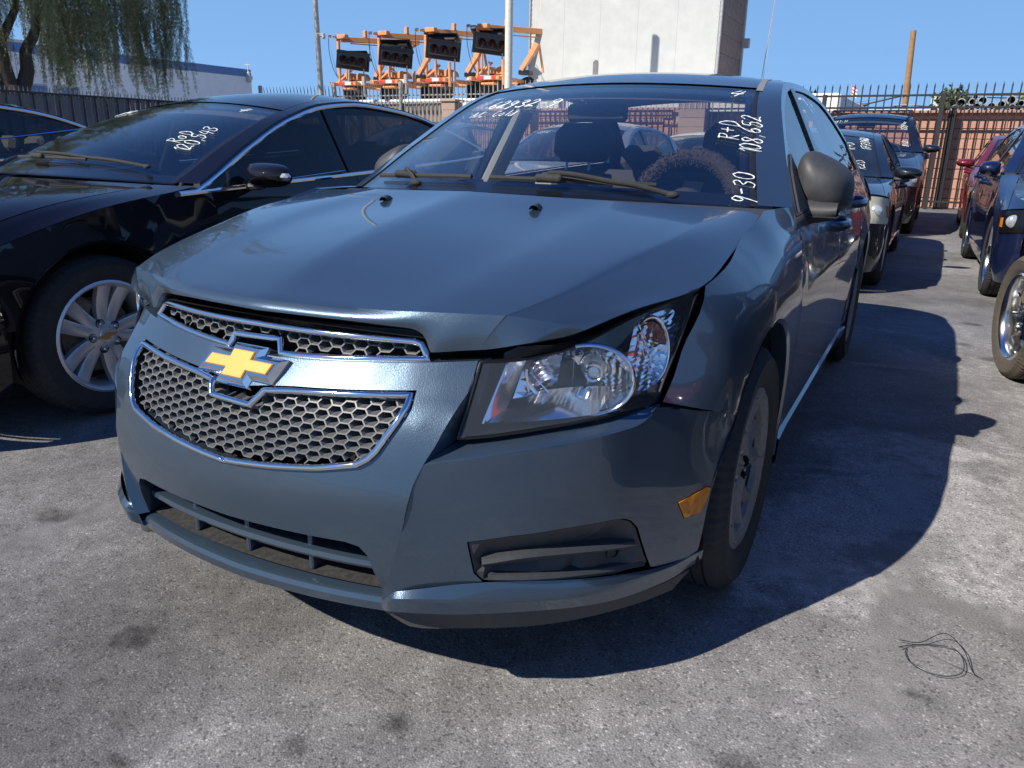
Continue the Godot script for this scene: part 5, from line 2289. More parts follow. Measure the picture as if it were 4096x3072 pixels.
func left_fence() -> void:
	var t := thing("slat_fence", "dark iron fence backed by grey slats below the tree on the left", "fence")
	var sl := MB.new()
	sl.box(Vector3(.012, 2.05, .142), at(0, 1.06, 0), .002)
	var smesh := fin(sl, 30)
	var pk := MB.new()
	pk.box(Vector3(.028, 2.08, .028), at(0, 1.06, 0), .003)
	var pmesh := fin(pk, 30)
	var sp := MB.new()
	spike(sp, 0, 2.05, 0, .17, Vector3(.05, 0, .02))
	var spmesh := fin(sp, 50)
	for k in 82:
		var z := -17.3 + k * .15
		put("slat", smesh, M.slat_grey, t).position = Vector3(-17.08, 0, z)
		if k % 2 == 0:
			put("picket", pmesh, M.slat, t).position = Vector3(-17.02, 0, z)
	for k in 120:
		put("spike", spmesh, M.galv, t).position = Vector3(-17.02, 0, -17.3 + k * .1)
	for y in [2.10, .2]:
		var r := MB.new()
		r.box(Vector3(.04, .04, 12.4), at(-17.02, y, -11.2), .004)
		put("rail", r, M.slat, t)

func adjacent_lot() -> void:
	var m := MB.new()
	m.box(Vector3(24, 2.36, 14), at(-13, 1.18, -25.4), .05)
	structure(put("raised_ground", m, M.wall_grey), "raised neighbouring lot behind the back fence", "ground")

func warehouse() -> void:
	var t := thing("warehouse", "long pale grey warehouse with a blue band along its parapet, beyond the tree", "building")
	var w := MB.new()
	for k in 8:
		var z1 := -33.2 + k * 6.6
		w.box(Vector3(.3, 4.58, 6.575), at(-34.15, 2.29, z1 + 3.3), .01)
	w.box(Vector3(20, 4.5, .3), at(-44.3, 2.25, -33.05), .01)
	put("wall", w, M.wall_grey, t)
	var b := MB.new()
	for k in 8:
		b.box(Vector3(.34, .40, 6.575), at(-34.15, 4.76, -33.2 + k * 6.6 + 3.3), .01)
	b.box(Vector3(20, .40, .34), at(-44.4, 4.76, -33.05), .01)
	put("parapet_band", b, M.band_blue, t)
	var r := MB.new()
	r.box(Vector3(21, .2, 53), at(-44.6, 4.55, -6.9))
	put("roof", r, M.wall_grey, t)
	for z in [-22.1, -20.6]:
		var f := MB.new()
		f.box(Vector3(.08, 1.5, 1.2), at(-33.98, 2.6, z), .01)
		var wn := put("window", f, M.galv, t)
		var g := MB.new()
		g.box(Vector3(.03, 1.36, 1.06), at(-33.935, 2.6, z), .005)
		put("pane", g, M.band_blue, wn)
	var l := MB.new()
	l.box(Vector3(.30, .55, .22), at(-33.9, 4.55, -32.9), .04)
	l.bar(Vector3(-33.9, 4.8, -32.9), Vector3(-33.9, 5.35, -32.9), .04, .04)
	l.bar(Vector3(-34.1, 5.2, -32.9), Vector3(-33.7, 5.2, -32.9), .03, .03)
	put("wall_light", l, M.box_white, t)
	var hv := MB.new()
	hv.box(Vector3(1.2, .35, 1.8), at(-36, 4.95, -30.5), .03)
	hv.box(Vector3(.8, .5, 1.2), at(-36, 5.0, -21.2), .03)
	put("roof_hatch", hv, M.galv, t)

func poles() -> void:
	var a := thing("lamp_post", "thin grey tapered steel pole with a small camera, left of the orange trailers", "pole")
	var m := MB.new()
	m.tube([Vector3(-14.66, 0, -17.0), Vector3(-14.70, 3.0, -17.0), Vector3(-14.76, 7.5, -17.0)], [.085, .075, .058], 16)
	put("pole", m, M.galv, a)
	var c := MB.new()
	c.bar(Vector3(-14.64, 4.02, -16.9), Vector3(-14.38, 3.97, -16.9), .035, .035)
	c.box(Vector3(.16, .09, .09), at(-14.40, 3.95, -16.85), .02)
	c.ball(Vector3(-14.36, 3.90, -16.85), Vector3(.05, .05, .05), 8)
	put("camera", c, M.box_white, a)
	var arm := MB.new()
	arm.tube([Vector3(-14.76, 7.4, -17), Vector3(-14.2, 7.7, -16.6), Vector3(-13.4, 7.75, -16.2)], .035, 8)
	arm.box(Vector3(.6, .1, .25), at(-13.2, 7.74, -16.1), .03)
	put("lamp_arm", arm, M.galv, a)
	var b := thing("white_post", "round cream painted post in front of the orange trailers", "pole")
	var m2 := MB.new()
	m2.tube([Vector3(-8.63, 0, -17.0), Vector3(-8.63, 8.0, -17.0)], [.100, .096], 20)
	put("post", m2, M.pole_white, b)
	var bs := MB.new()
	bs.lathe([Vector2(.2, .0), Vector2(.2, .1), Vector2(.11, .14), Vector2(.10, .2)], 16, Transform3D(Basis(Vector3(0, 1, 0), Vector3(-1, 0, 0), Vector3(0, 0, 1)), Vector3(-8.63, 0, -17)))
	put("post_base", bs, M.galv, b)

func signal_trailer(k: int) -> void:
	var x0: float = [-16.15, -14.51, -12.83, -11.07][k]
	var dz: float = [.0, .05, .0, -.05][k]
	var place_: String = ["leftmost of the four, with its lamp head tilted low", "second from the left, with louvred backplate above three hooded lamps", "third from the left, its lamp head highest between the posts", "rightmost of the four, partly behind the cream post"][k]
	var t := thing("signal_trailer", "orange portable traffic signal trailer, " + place_, "signal trailer", "portable traffic signals stored in a row behind the fence")
	t.position = Vector3(x0, 2.36 - .02 * k + .04 * k, -19.6 + dz)
	var up := .02 * k
	var f := MB.new()
	f.box(Vector3(1.35, .12, .10), at(.28, .56, .0), .01)
	f.box(Vector3(1.25, .10, .10), at(.33, .56, -1.9), .01)
	f.box(Vector3(.10, .10, 2.6), at(-.10, .54, -1.0), .01)
	f.box(Vector3(.10, .10, 2.6), at(.80, .54, -1.0), .01)
	f.box(Vector3(.45, .06, .22), at(.40, .40, .06), .02)
	put("chassis", f, M.orange, t)
	for e in [[-.22, M.tape_white], [.10, M.tape_red], [.34, M.tape_white], [.60, M.tape_red], [.86, M.tape_white]]:
		var s := MB.new()
		s.box(Vector3(.235, .09, .012), at(e[0], .565, .058), .002)
		put("reflective_strip", s, e[1], t)
	for sx in [.12, 1.02] if false else [.52]:
		pass
	for q in [[.30, -.35], [.95, -1.4]]:
		var w := MB.new()
		var ty := []
		for a in [[.20, -.09], [.33, -.11], [.375, -.07], [.375, .07], [.33, .11], [.20, .09], [.17, .04], [.01, .04]]:
			ty.append(Vector2(a[0], a[1]))
		w.lathe(ty, 28, Transform3D(Basis(Vector3.UP, -PI / 2.0 * 0.78), Vector3(q[0], .31, q[1])))
		put("wheel", w, M.tyre, t)
	for q in [[.20, .78, -.4, .55], [.62, .76, -.5, .42]]:
		var fe := MB.new()
		var poly := PackedVector2Array()
		for a in 9:
			var an := PI * a / 8.0
			poly.append(Vector2(cos(an) * q[3] / 2.0, sin(an) * .22))
		fe.slab(poly, .32, at(q[0], q[1] - .10, q[2]), .02)
		put("fender", fe, M.orange, t)
	var post := MB.new()
	post.box(Vector3(.085, 1.36, .085), at(-.02, 1.24, .0), .008)
	post.bar(Vector3(.0, .66, .0), Vector3(.42, .98, -.1), .05, .05)
	put("upright", post, M.orange, t)
	var arm := MB.new()
	arm.bar(Vector3(.10, 1.86 + up, .05), Vector3(1.75, 1.90, -1.9), .15, .14, .01)
	arm.bar(Vector3(-.30, 1.95, .10), Vector3(.12, 1.90, .04), .06, .06)
	arm.box(Vector3(.11, .20, .11), at(.62, 2.06, -.55), .01)
	arm.box(Vector3(.34, .13, .18), at(.20, 1.93, .04), .015)
	arm.bar(Vector3(1.70, 1.84, -1.85), Vector3(1.2, 1.50, -1.5), .05, .05)
	arm.bar(Vector3(.3, 1.76, -.2), Vector3(1.5, 1.74, -1.6), .03, .03)
	put("mast_arm", arm, M.orange, t)
	var clamp_ := MB.new()
	clamp_.box(Vector3(.12, .09, .10), at(-.26, 1.95, .10), .02)
	clamp_.box(Vector3(.14, .07, .12), at(-.08, 1.93, .08), .02)
	put("mast_clamp", clamp_, M.steel, t)
	var boom := MB.new()
	boom.bar(Vector3(1.42, .74, .0), Vector3(1.72, 1.16, -.02), .13, .12, .01)
	boom.bar(Vector3(1.70, 1.12, -.02), Vector3(1.88, 1.42, -.04), .16, .15, .01)
	boom.bar(Vector3(1.95, .68, -.3), Vector3(1.9, 1.4, -.1), .05, .05)
	put("lift_boom", boom, M.orange, t)
	var bat := MB.new()
	bat.box(Vector3(.34, .12, .3), at(1.5, .68, -.1), .02)
	put("battery_box", bat, M.signal_black, t)
	var jk := MB.new()
	jk.box(Vector3(.11, .26, .1), at(1.02, .62, .10), .01)
	jk.tube([Vector3(1.02, .2, .10), Vector3(1.02, .6, .10)], .03, 8)
	jk.tube([Vector3(.36, .62, .02), Vector3(.36, 1.0, -.02)], .032, 8)
	put("jack", jk, M.galv, t)
	# two signal heads, each a backplate with three hooded lenses
	var sy_: float = [1.22, 1.24, 1.36, 1.44][k]
	var sx: float = [.62, .66, .66, .46][k]
	signal_head(t, Transform3D(Basis(Vector3(0, 0, 1), -.13 if k == 0 else -.12) * Basis(Vector3.UP, .62), Vector3(sx, sy_, .10)), k)
	var tip: float = [1.05, .9, 1.25, 1.25][k]
	signal_head(t, Transform3D(Basis(Vector3.UP, .3) * Basis(Vector3.RIGHT, tip), Vector3(sx - .28, sy_ + [.18, .36, .40, .36][k], -.32)), k + 4)
	if k > 0:
		var br := MB.new()
		br.tube([Vector3(.95, .35, .2), Vector3(.93, 1.02, .2)] if k > 1 else [Vector3(.9, .4, -.5), Vector3(.9, .9, -.5)], .045, 8)
		put("stake", br, M.orange, t)
	var cab := MB.new()
	cab.tube(smooth([Vector3(-.32, 1.9, .1), Vector3(-.30, 1.5, .12), Vector3(-.20, 1.05, .1), Vector3(-.05, .75, .08)], 12), .010, 5)
	cab.tube(smooth([Vector3(.75, 1.75, -.6), Vector3(.9, 1.5, -.4), Vector3(.92, 1.3, -.3)], 8), .010, 5)
	put("cable", cab, M.signal_black, t)
	var frame := MB.new()
	frame.tube([Vector3(sx - .32, .7, .04), Vector3(sx - .32, sy_ - .2, .02)], .028, 8)
	frame.tube([Vector3(sx + .33, .7, .0), Vector3(sx + .33, sy_ - .24, .0)], .022, 8)
	put("head_support", frame, M.orange, t)

func signal_head(t: Node3D, xf: Transform3D, k: int) -> void:
	var plate := MB.new()
	plate.box(Vector3(1.02, .54, .03), xf, .015)
	plate.box(Vector3(.86, .32, .16), xf * at(0, 0, .08), .03)
	if k % 4 == 1:
		for s in 14:
			for y in [.235, -.235]:
				plate.box(Vector3(.03, .10, .02), xf * at(-.48 + s * .074, y, .02), .004)
	var h := put("signal_head", plate, M.signal_black, t)
	for s in 3:
		var hood := MB.new()
		var c := xf * at(-.28 + s * .28, 0, .16)
		var r1 := PackedVector3Array()
		var r2 := PackedVector3Array()
		var r3 := PackedVector3Array()
		for a in 17:
			var an := lerpf(-.7, PI + .7, a / 16.0)
			r1.append(c * Vector3(cos(an) * .125, sin(an) * .125, 0))
			r2.append(c * Vector3(cos(an) * .125, sin(an) * .125, .27 - .07 * (1.0 - sin(an))))
			r3.append(c * Vector3(cos(an) * .118, sin(an) * .118, .27 - .07 * (1.0 - sin(an))))
		hood.grid([r1, r2, r3])
		put("lamp_hood", hood, M.signal_black, h)
		var le := MB.new()
		le.ball(c * Vector3(0, 0, .0), Vector3(.11, .11, .03), 8)
		put("signal_lens", le, M.signal_lens, h)

func box_trailer() -> void:
	var t := thing("box_trailer", "white box trailer body with rust streaks standing behind the fence", "trailer")
	var x0 := -10.12
	var x1 := -4.44
	var w := MB.new()
	for k in 5:
		var a := lerpf(x0, x1 - .10, k / 5.0)
		var b := lerpf(x0, x1 - .10, (k + 1) / 5.0)
		w.box(Vector3(b - a - .0006, 3.9, .06), at((a + b) / 2.0, 4.55, -21.03), .004)
	put("side_panel", w, M.box_white, t)
	var r := MB.new()
	r.box(Vector3(.07, 3.5, .10), at(x1 - .05, 4.75, -21.01), .01)
	r.box(Vector3(.05, 3.9, .10), at(x0 + .02, 4.55, -21.01), .01)
	r.box(Vector3(x1 - x0, .12, .10), at((x0 + x1) / 2.0, 6.5, -21.02), .01)
	put("corner_post", r, M.galv, t)
	var rv := MB.new()
	for k in 30:
		for x in [x1 - .05, x1 - .13, x0 + .05]:
			rv.ball(Vector3(x, 2.75 + k * .13, -20.955), Vector3(.011, .011, .008), 4)
	var rm := put("rivets", rv, M.galv, t)
	var roof := MB.new()
	roof.box(Vector3(x1 - x0, .1, 2.5), at((x0 + x1) / 2.0, 6.56, -22.25), .02)
	roof.box(Vector3(x1 - x0, .15, 2.4), at((x0 + x1) / 2.0, 2.62, -22.25), .02)
	put("roof", roof, M.box_white, t)
	# rear end: weathered planks
	var rows := 8
	for k in rows:
		var d := MB.new()
		d.box(Vector3(.05, .47, 2.30), at(x1 - .03, 2.86 + k * .475, -22.25), .012)
		put("end_plank", d, M.box_side, t)
	var ep := MB.new()
	ep.box(Vector3(.10, 3.95, .12), at(x1 - .01, 4.55, -23.46), .01)
	ep.box(Vector3(.22, .26, .12), at(x1 + .10, 4.05, -23.45), .02)
	put("end_frame", ep, M.galv, t)
	var st := MB.new()
	for q in [[x0 + .36, 1.15, .03], [x0 + .58, .95, .022], [x0 + .50, .6, .014], [x0 + .80, .4, .02]]:
		st.box(Vector3(q[2], q[1], .003), at(q[0], 6.4 - q[1] / 2.0 - .35, -20.997))
	put("rust_streak", st, M.stain, t)
	var strip := MB.new()  # cast shadow of a post, painted as a grey strip on the panel
	strip.box(Vector3(.165, .78, .012), at(-7.97, 3.05, -20.996), .004)
	strip.slab(PackedVector2Array([Vector2(-.082, 0), Vector2(.082, 0), Vector2(.05, .05), Vector2(-.01, .06)]), .012, at(-7.97, 3.44, -21.0))
	put("painted_post_shadow", strip, M.slat_grey, t)
	var leg := MB.new()
	for x in [x0 + 1.0, x1 - .8]:
		for z in [-21.4, -23.0]:
			leg.box(Vector3(.2, .3, .2), at(x, 2.45, z), .01)
	put("support", leg, M.iron_fence, t)

func pepper_tree() -> void:
	var t := thing("pepper_tree", "large drooping pepper tree with forked dark trunk behind the left fence", "tree")
	var rng := RandomNumberGenerator.new()
	rng.seed = 404
	var tr := MB.new()
	tr.tube(smooth([Vector3(-18.7, -.1, -10.6), Vector3(-18.62, .8, -10.6), Vector3(-18.5, 1.7, -10.62), Vector3(-18.5, 2.3, -10.66)], 12), [.40, .36, .33, .31, .30, .29, .28, .27, .26, .25, .24, .23, .22], 14)
	var limbs := [
		[[-18.55, 1.9, -10.6], [-18.5, 2.6, -10.95], [-18.5, 3.1, -11.0], [-18.55, 3.6, -11.35], [-18.4, 4.6, -11.6], [-18.0, 6.0, -12.2], [-17.6, 7.2, -13.2], [-17.4, 7.6, -14.2]],
		[[-18.55, 1.9, -10.6], [-18.6, 2.7, -10.50], [-18.6, 3.3, -10.45], [-18.7, 4.3, -10.1], [-19.0, 6.0, -9.4], [-19.2, 8.0, -8.8], [-19.0, 9.2, -8.6]],
		[[-18.6, 3.25, -10.46], [-18.55, 3.7, -10.75], [-18.4, 4.3, -10.9], [-18.0, 5.6, -10.4], [-17.0, 7.4, -9.8], [-16.4, 8.4, -9.4]],
		[[-18.62, 1.8, -10.6], [-18.7, 2.3, -10.3], [-19.0, 2.9, -9.9], [-19.4, 4.6, -9.0], [-19.6, 6.2, -7.4], [-19.4, 7.4, -6.2]],
		[[-18.4, 4.6, -11.6], [-18.9, 5.8, -12.4], [-19.4, 6.6, -13.6], [-19.3, 6.8, -14.6]],
		[[-19.0, 6.0, -9.4], [-18.2, 7.2, -8.4], [-17.2, 8.2, -7.2], [-16.6, 8.2, -6.2]],
	]
	var tips := []
	for l in limbs:
		var path := smooth(v3(l), 18)
		var rad := []
		for k in 19:
			rad.append(lerpf(.20 if l[0][1] < 3.0 else .12, .03, pow(k / 18.0, .7)))
		tr.tube(path, rad, 10)
		for k in range(9, 19, 2):
			tips.append(path[k])
	for k in 46:
		var a: Vector3 = tips[rng.randi() % tips.size()]
		var b := a + Vector3(rng.randf_range(-2.2, 2.2), rng.randf_range(-.3, 1.5), rng.randf_range(-2.2, 2.2))
		var path := smooth([a, a.lerp(b, .5) + Vector3(0, .4, 0), b], 6)
		tr.tube(path, [.05, .045, .04, .034, .028, .02, .012], 6)
		tips.append(b)
		tips.append(a.lerp(b, .6))
	put("trunk", tr, M.bark, t, 60.0)
	# one hanging spray: a thin stem with narrow leaflets on both sides
	var sp := MB.new()
	var y := 0.0
	var sway := Vector3.ZERO
	var n := 26
	for k in n:
		var f := float(k) / n
		sway = Vector3(.05 * sin(f * 3.0), -1.15 * f, .07 * f * f)
		for sd in [-1, 1]:
			var an := k * 2.4
			var d := Vector3(cos(an) * sd, -.9, sin(an) * sd).normalized()
			var l := .115 * (1.0 - .4 * f)
			var w := d.cross(Vector3(sin(k * 1.3), .2, cos(k * 1.3))).normalized() * .0085
			var i := sp.p(sway - w * .4)
			sp.p(sway + w * .4)
			sp.p(sway + d * l * .55 + w)
			sp.p(sway + d * l * .55 - w)
			sp.p(sway + d * l)
			sp.quad(i, i + 1, i + 2, i + 3)
			sp.tri(i + 3, i + 2, i + 4)
	var stem := []
	for k in 7:
		var f := k / 6.0
		stem.append(Vector3(.05 * sin(f * 3.0), -1.15 * f, .07 * f * f))
	sp.tube(stem, .004, 3, false, 1.0, false)
	var mm := MultiMesh.new()
	mm.transform_format = MultiMesh.TRANSFORM_3D
	mm.use_colors = true
	mm.mesh = fin(sp, 60)
	var places := []
	# curtains hang from points on twigs; hidden points get fewer
	for k in 240:
		var a: Vector3 = tips[rng.randi() % tips.size()] + Vector3(rng.randf_range(-1.5, 1.5), rng.randf_range(-.8, .9), rng.randf_range(-1.5, 1.5))
		var drop := rng.randf_range(.8, 4.6) * clampf((a.y - 2.0) / 6.0, .25, 1.0)
		var rad := rng.randf_range(.22, .55)
		var cnt := int(drop * 6.5)
		for s in cnt:
			var h := rng.randf() * drop
			var r := rad * (1.0 - .45 * h / drop) * sqrt(rng.randf())
			var an := rng.randf() * TAU
			places.append(a + Vector3(cos(an) * r, -h, sin(an) * r))
	# curtains that come low in front of the warehouse
	for q in [[-18.2, 4.6, -14.6, 2.4, .30], [-18.3, 4.8, -14.0, 2.5, .32], [-18.2, 5.0, -13.3, 2.3, .4], [-18.4, 4.6, -12.6, 2.0, .35], [-18.4, 4.6, -11.9, 2.0, .3], [-18.0, 5.2, -15.0, 2.4, .35], [-18.2, 5.4, -14.4, 2.0, .5], [-18.4, 5.2, -11.6, 1.6, .4], [-18.2, 5.2, -12.9, 1.7, .5], [-18.6, 5.0, -10.2, 1.2, .5], [-18.1, 6.0, -15.0, 2.2, .5]]:
		for s in 34:
			var h: float = rng.randf() * (q[3] - .8)
			var an := rng.randf() * TAU
			var r: float = q[4] * sqrt(rng.randf()) * (1.0 - .4 * h / q[3])
			places.append(Vector3(q[0] + cos(an) * r, q[1] - h, q[2] + sin(an) * r))
	mm.instance_count = places.size()
	for k in places.size():
		var b := Basis(Vector3.UP, rng.randf() * TAU) * Basis(Vector3.RIGHT, rng.randf_range(-.22, .22))
		mm.set_instance_transform(k, Transform3D(b.scaled(Vector3.ONE * rng.randf_range(.7, 1.2)), places[k]))
		var v := rng.randf()
		mm.set_instance_color(k, Color(.125, .145, .068).lerp(Color(.28, .27, .13), v * v))
	var mi := MultiMeshInstance3D.new()
	mi.multimesh = mm
	mi.material_override = M.leaf
	place("crown", mi, t)
	mi.set_meta("kind", "stuff")

func leaf_bush(called: String, label: String, c: Vector3, r: Vector3, n: int, tint: Color, seed_: int) -> void:
	var t := thing(called, label, "bush")
	var rng := RandomNumberGenerator.new()
	rng.seed = seed_
	var lf := MB.new()
	var i := lf.p(Vector3(0, 0, 0))
	lf.p(Vector3(.03, .05, .01)); lf.p(Vector3(0, .12, 0)); lf.p(Vector3(-.03, .05, .01))
	lf.quad(i, i + 1, i + 2, i + 3)
	var mm := MultiMesh.new()
	mm.transform_format = MultiMesh.TRANSFORM_3D
	mm.use_colors = true
	mm.mesh = fin(lf)
	mm.instance_count = n
	for k in n:
		var d := Vector3(rng.randfn(), rng.randfn(), rng.randfn()).normalized()
		var f := pow(rng.randf(), .4) * (.8 + .3 * sin(d.x * 5.0 + d.z * 4.0))
		mm.set_instance_transform(k, Transform3D(Basis(d.cross(Vector3(.3, 1, .2)).normalized(), rng.randf() * TAU).scaled(Vector3.ONE * rng.randf_range(.8, 1.8)), c + d * r * f))
		mm.set_instance_color(k, tint * rng.randf_range(.7, 1.35))
	var mi := MultiMeshInstance3D.new()
	mi.multimesh = mm
	mi.material_override = M.leaf
	place("foliage", mi, t)
	mi.set_meta("kind", "stuff")
	var s := MB.new()
	s.tube([Vector3(c.x, 0, c.z), Vector3(c.x + .05, c.y * .6, c.z), c], [.06, .05, .03], 8)
	put("stem", s, M.bark, t)

func far_right() -> void:
	var t := thing("utility_pole", "weathered brown wooden utility pole rising behind the gate", "pole")
	var m := MB.new()
	m.tube([Vector3(-.60, 0, -38), Vector3(-.62, 3.3, -38), Vector3(-.72, 5.99, -38)], [.14, .125, .11], 14)
	put("pole", m, M.wood, t)
	var bx := MB.new()
	for y in [3.45, 3.05, 2.8]:
		bx.box(Vector3(.30, .05, .06), at(-.62, y, -37.85), .01)
	put("cable_bracket", bx, M.galv, t)
	var cm := MB.new()
	cm.box(Vector3(.85, .03, .04), at(-.62, 3.03, -37.84), .005)
	put("crossbar", cm, M.orange, t)
	var wires := [[[-.62, 3.45, -37.9], [-7.5, 2.40, -37.9], .20, .034], [[-.62, 3.45, -37.9], [9, 3.25, -37.9], .10, .026], [[-.62, 3.05, -37.9], [-7.5, 2.35, -37.9], .15, .018], [[-.62, 3.05, -37.9], [9, 2.5, -37.9], .1, .018], [[-.62, 2.8, -37.9], [-7.5, 2.1, -37.9], .2, .018], [[-.62, 2.82, -37.9], [9, 2.3, -37.9], .15, .018]]
	for k in wires.size():
		var q = wires[k]
		var a := Vector3(q[0][0], q[0][1], q[0][2])
		var b := Vector3(q[1][0], q[1][1], q[1][2])
		var path := []
		for s in 17:
			var f := s / 16.0
			path.append(a.lerp(b, f) - Vector3(0, q[2] * sin(PI * f), 0))
		var w := MB.new()
		w.tube(path, q[3], 5)
		if k == 0:
			w.tube([a.lerp(b, .20) + Vector3(0, -.14, 0), a.lerp(b, .25) + Vector3(0, -.17, 0), a.lerp(b, .29) + Vector3(0, -.18, 0)], [.03, .10, .03], 8)
		tag(put("overhead_cable", w, M.iron_fence), ["thick grey cable with a coil sagging left from the wooden pole", "upper grey cable running right from the wooden pole", "middle thin cable left of the wooden pole", "middle thin cable right of the wooden pole", "lowest thin cable left of the wooden pole", "lowest thin cable right of the wooden pole"][k], "cable")
	# long thin cable falling beside the white trailer
	var lc := MB.new()
	lc.tube([Vector3(-3.35, 6.5, -22.5), Vector3(-3.6, 3.0, -22.5), Vector3(-3.7, .5, -22.5)], .013, 5)
	tag(put("hanging_cable", lc, M.galv), "thin pale cable hanging beside the white trailer", "cable")
	# pipes on a rack behind the wall
	var pr := [[1.40, 2.10, .10], [1.60, 2.12, .08], [1.78, 2.14, .10], [1.70, 2.02, .085], [1.52, 2.0, .07], [1.30, 1.98, .08], [2.12, 2.06, .085], [2.28, 2.15, .10], [2.32, 2.0, .07], [1.95, 2.02, .09], [2.46, 2.08, .07], [1.64, 2.22, .06], [2.42, 1.97, .07]]
	var names := ["leftmost wide", "second", "tall middle", "low middle", "small low", "lowest left", "right low", "large right", "small right", "low centre", "far right", "topmost small", "lowest right"]
	for k in pr.size():
		var q = pr[k]
		var p := MB.new()
		var xf := Transform3D(Basis(Vector3(0, 0, 1), Vector3(0, 1, 0), Vector3(-1, 0, 0)), Vector3(q[0] * 1.12 - .20, q[1] + .14, -20.6))
		p.lathe([Vector2(q[2] * .8, -2.0), Vector2(q[2], -2.0), Vector2(q[2], 0), Vector2(q[2] * .8, 0), Vector2(q[2] * .8, -2.0)], 18, xf)
		tag(put("pipe", p, M.pipe), "%s grey pipe end in the stack above the block wall" % names[k], "pipe", "grey pipes stacked behind the block wall")
	var rk := MB.new()
	rk.box(Vector3(1.7, .08, .1), at(2.0, 1.98, -20.7), .01)
	rk.box(Vector3(.1, 1.95, .1), at(1.25, .97, -20.7), .01)
	rk.box(Vector3(.1, 1.95, .1), at(2.75, .97, -20.7), .01)
	tag(put("pipe_rack", rk, M.iron_fence), "steel rack holding the stacked pipes behind the wall", "rack")
	leaf_bush("bush", "yellow green bushy tree top above the wall at the right edge", Vector3(4.6, 2.35, -27), Vector3(1.8, .9, 1.4), 2600, Color(.16, .19, .035), 81)
	leaf_bush("small_palm", "small dark green shrub behind the pipes", Vector3(1.2, 2.5, -25.5), Vector3(.5, .45, .5), 500, Color(.06, .085, .03), 82)
	leaf_bush("hedge", "green shrub past the left end of the gate", Vector3(-3.0, 2.4, -27), Vector3(.6, .5, .5), 700, Color(.05, .075, .03), 83)
	var wr := MB.new()
	wr.box(Vector3(5.4, 1.0, 3.0), at(-1.55, 2.05, -32), .03)
	wr.box(Vector3(.3, .6, .3), at(.65, 2.75, -32), .02)
	tag(put("distant_shed", wr, M.box_white), "flat white roof of a building behind the wall", "building")
	var fl := thing("flag", "small striped flag on a thin staff beyond the gate", "flag")
	var fm := MB.new()
	fm.tube([Vector3(-2.0, 1, -30), Vector3(-2.0, 3.35, -30)], .02, 6)
	put("staff", fm, M.galv, fl)
	for k in 6:
		var s := MB.new()
		var r1 := PackedVector3Array()
		var r2 := PackedVector3Array()
		for a in 7:
			var f := a / 6.0
			r1.append(Vector3(-1.98 + .16 * f, 3.32 - k * .055 - .1 * f, -30 + .03 * sin(f * 6.0)))
			r2.append(r1[a] - Vector3(0, .055, 0))
		s.grid([r1, r2])
		put("stripe", s, M.tape_red if k % 2 == 0 else M.tape_white, fl)
# ---------------------------------------------------------------- the other cars
func base_car(paint_: Material, H: float, L: float, W: float, wb: float) -> Dictionary:
	var zf := -.95
	var k := H / 1.45
	return {
		"custom": false, "paint": paint_, "H": H, "W": W, "L": L, "R": .335, "rim": .222, "arch": .395, "zf": zf, "wb": wb, "sill": .25,
		"belt": [Vector2(1.2, .93 * k), Vector2(1.8, .945 * k), Vector2(3.0, .985 * k), Vector2(L - .5, 1.02 * k)],
		"rail": [Vector2(1.42, .93 * k), Vector2(1.55, .985 * k), Vector2(1.80, 1.13 * k), Vector2(2.2, 1.315 * k), Vector2(2.5, 1.375 * k), Vector2(2.9, 1.39 * k), Vector2(3.3, 1.36 * k), Vector2(3.75, 1.25 * k), Vector2(L - .75, 1.06 * k), Vector2(L - .55, 1.02 * k)],
		"bow_y": [Vector2(1.3, .03), Vector2(2.2, .055), Vector2(2.8, .06), Vector2(3.6, .05), Vector2(L - .5, .02)], "bow_z": [Vector2(1.3, .34), Vector2(1.8, .30), Vector2(2.2, .18), Vector2(2.7, .0), Vector2(3.4, -.05), Vector2(L - .5, -.16)],
		"zA": -1.50, "zW": -2.20, "zR": -3.35, "zC": -L + .62, "sg": .885, "doors": [-1.46, -2.55, -zf * 0 - 3.50], "dlo": [-1.60, -L + 1.0], "yc": .74 * k, "crease": .012, "ydeck": 1.03 * k,
		"yh": .76 * k, "drop": .05, "crown": .035, "front": [Vector2(.2, -.05), Vector2(.45, .0), Vector2(.62, -.01), Vector2(.78 * k, -.10)], "back": [Vector2(.3, .10), Vector2(.5, .0), Vector2(.8, .02), Vector2(1.0, .06), Vector2(1.15, .09)],
		"grille": [.50 * k, .68 * k, .52], "lamp": [.56, .93, .56 * k, .735 * k], "step": .08, "uline": .84, "frame": .034,
	}

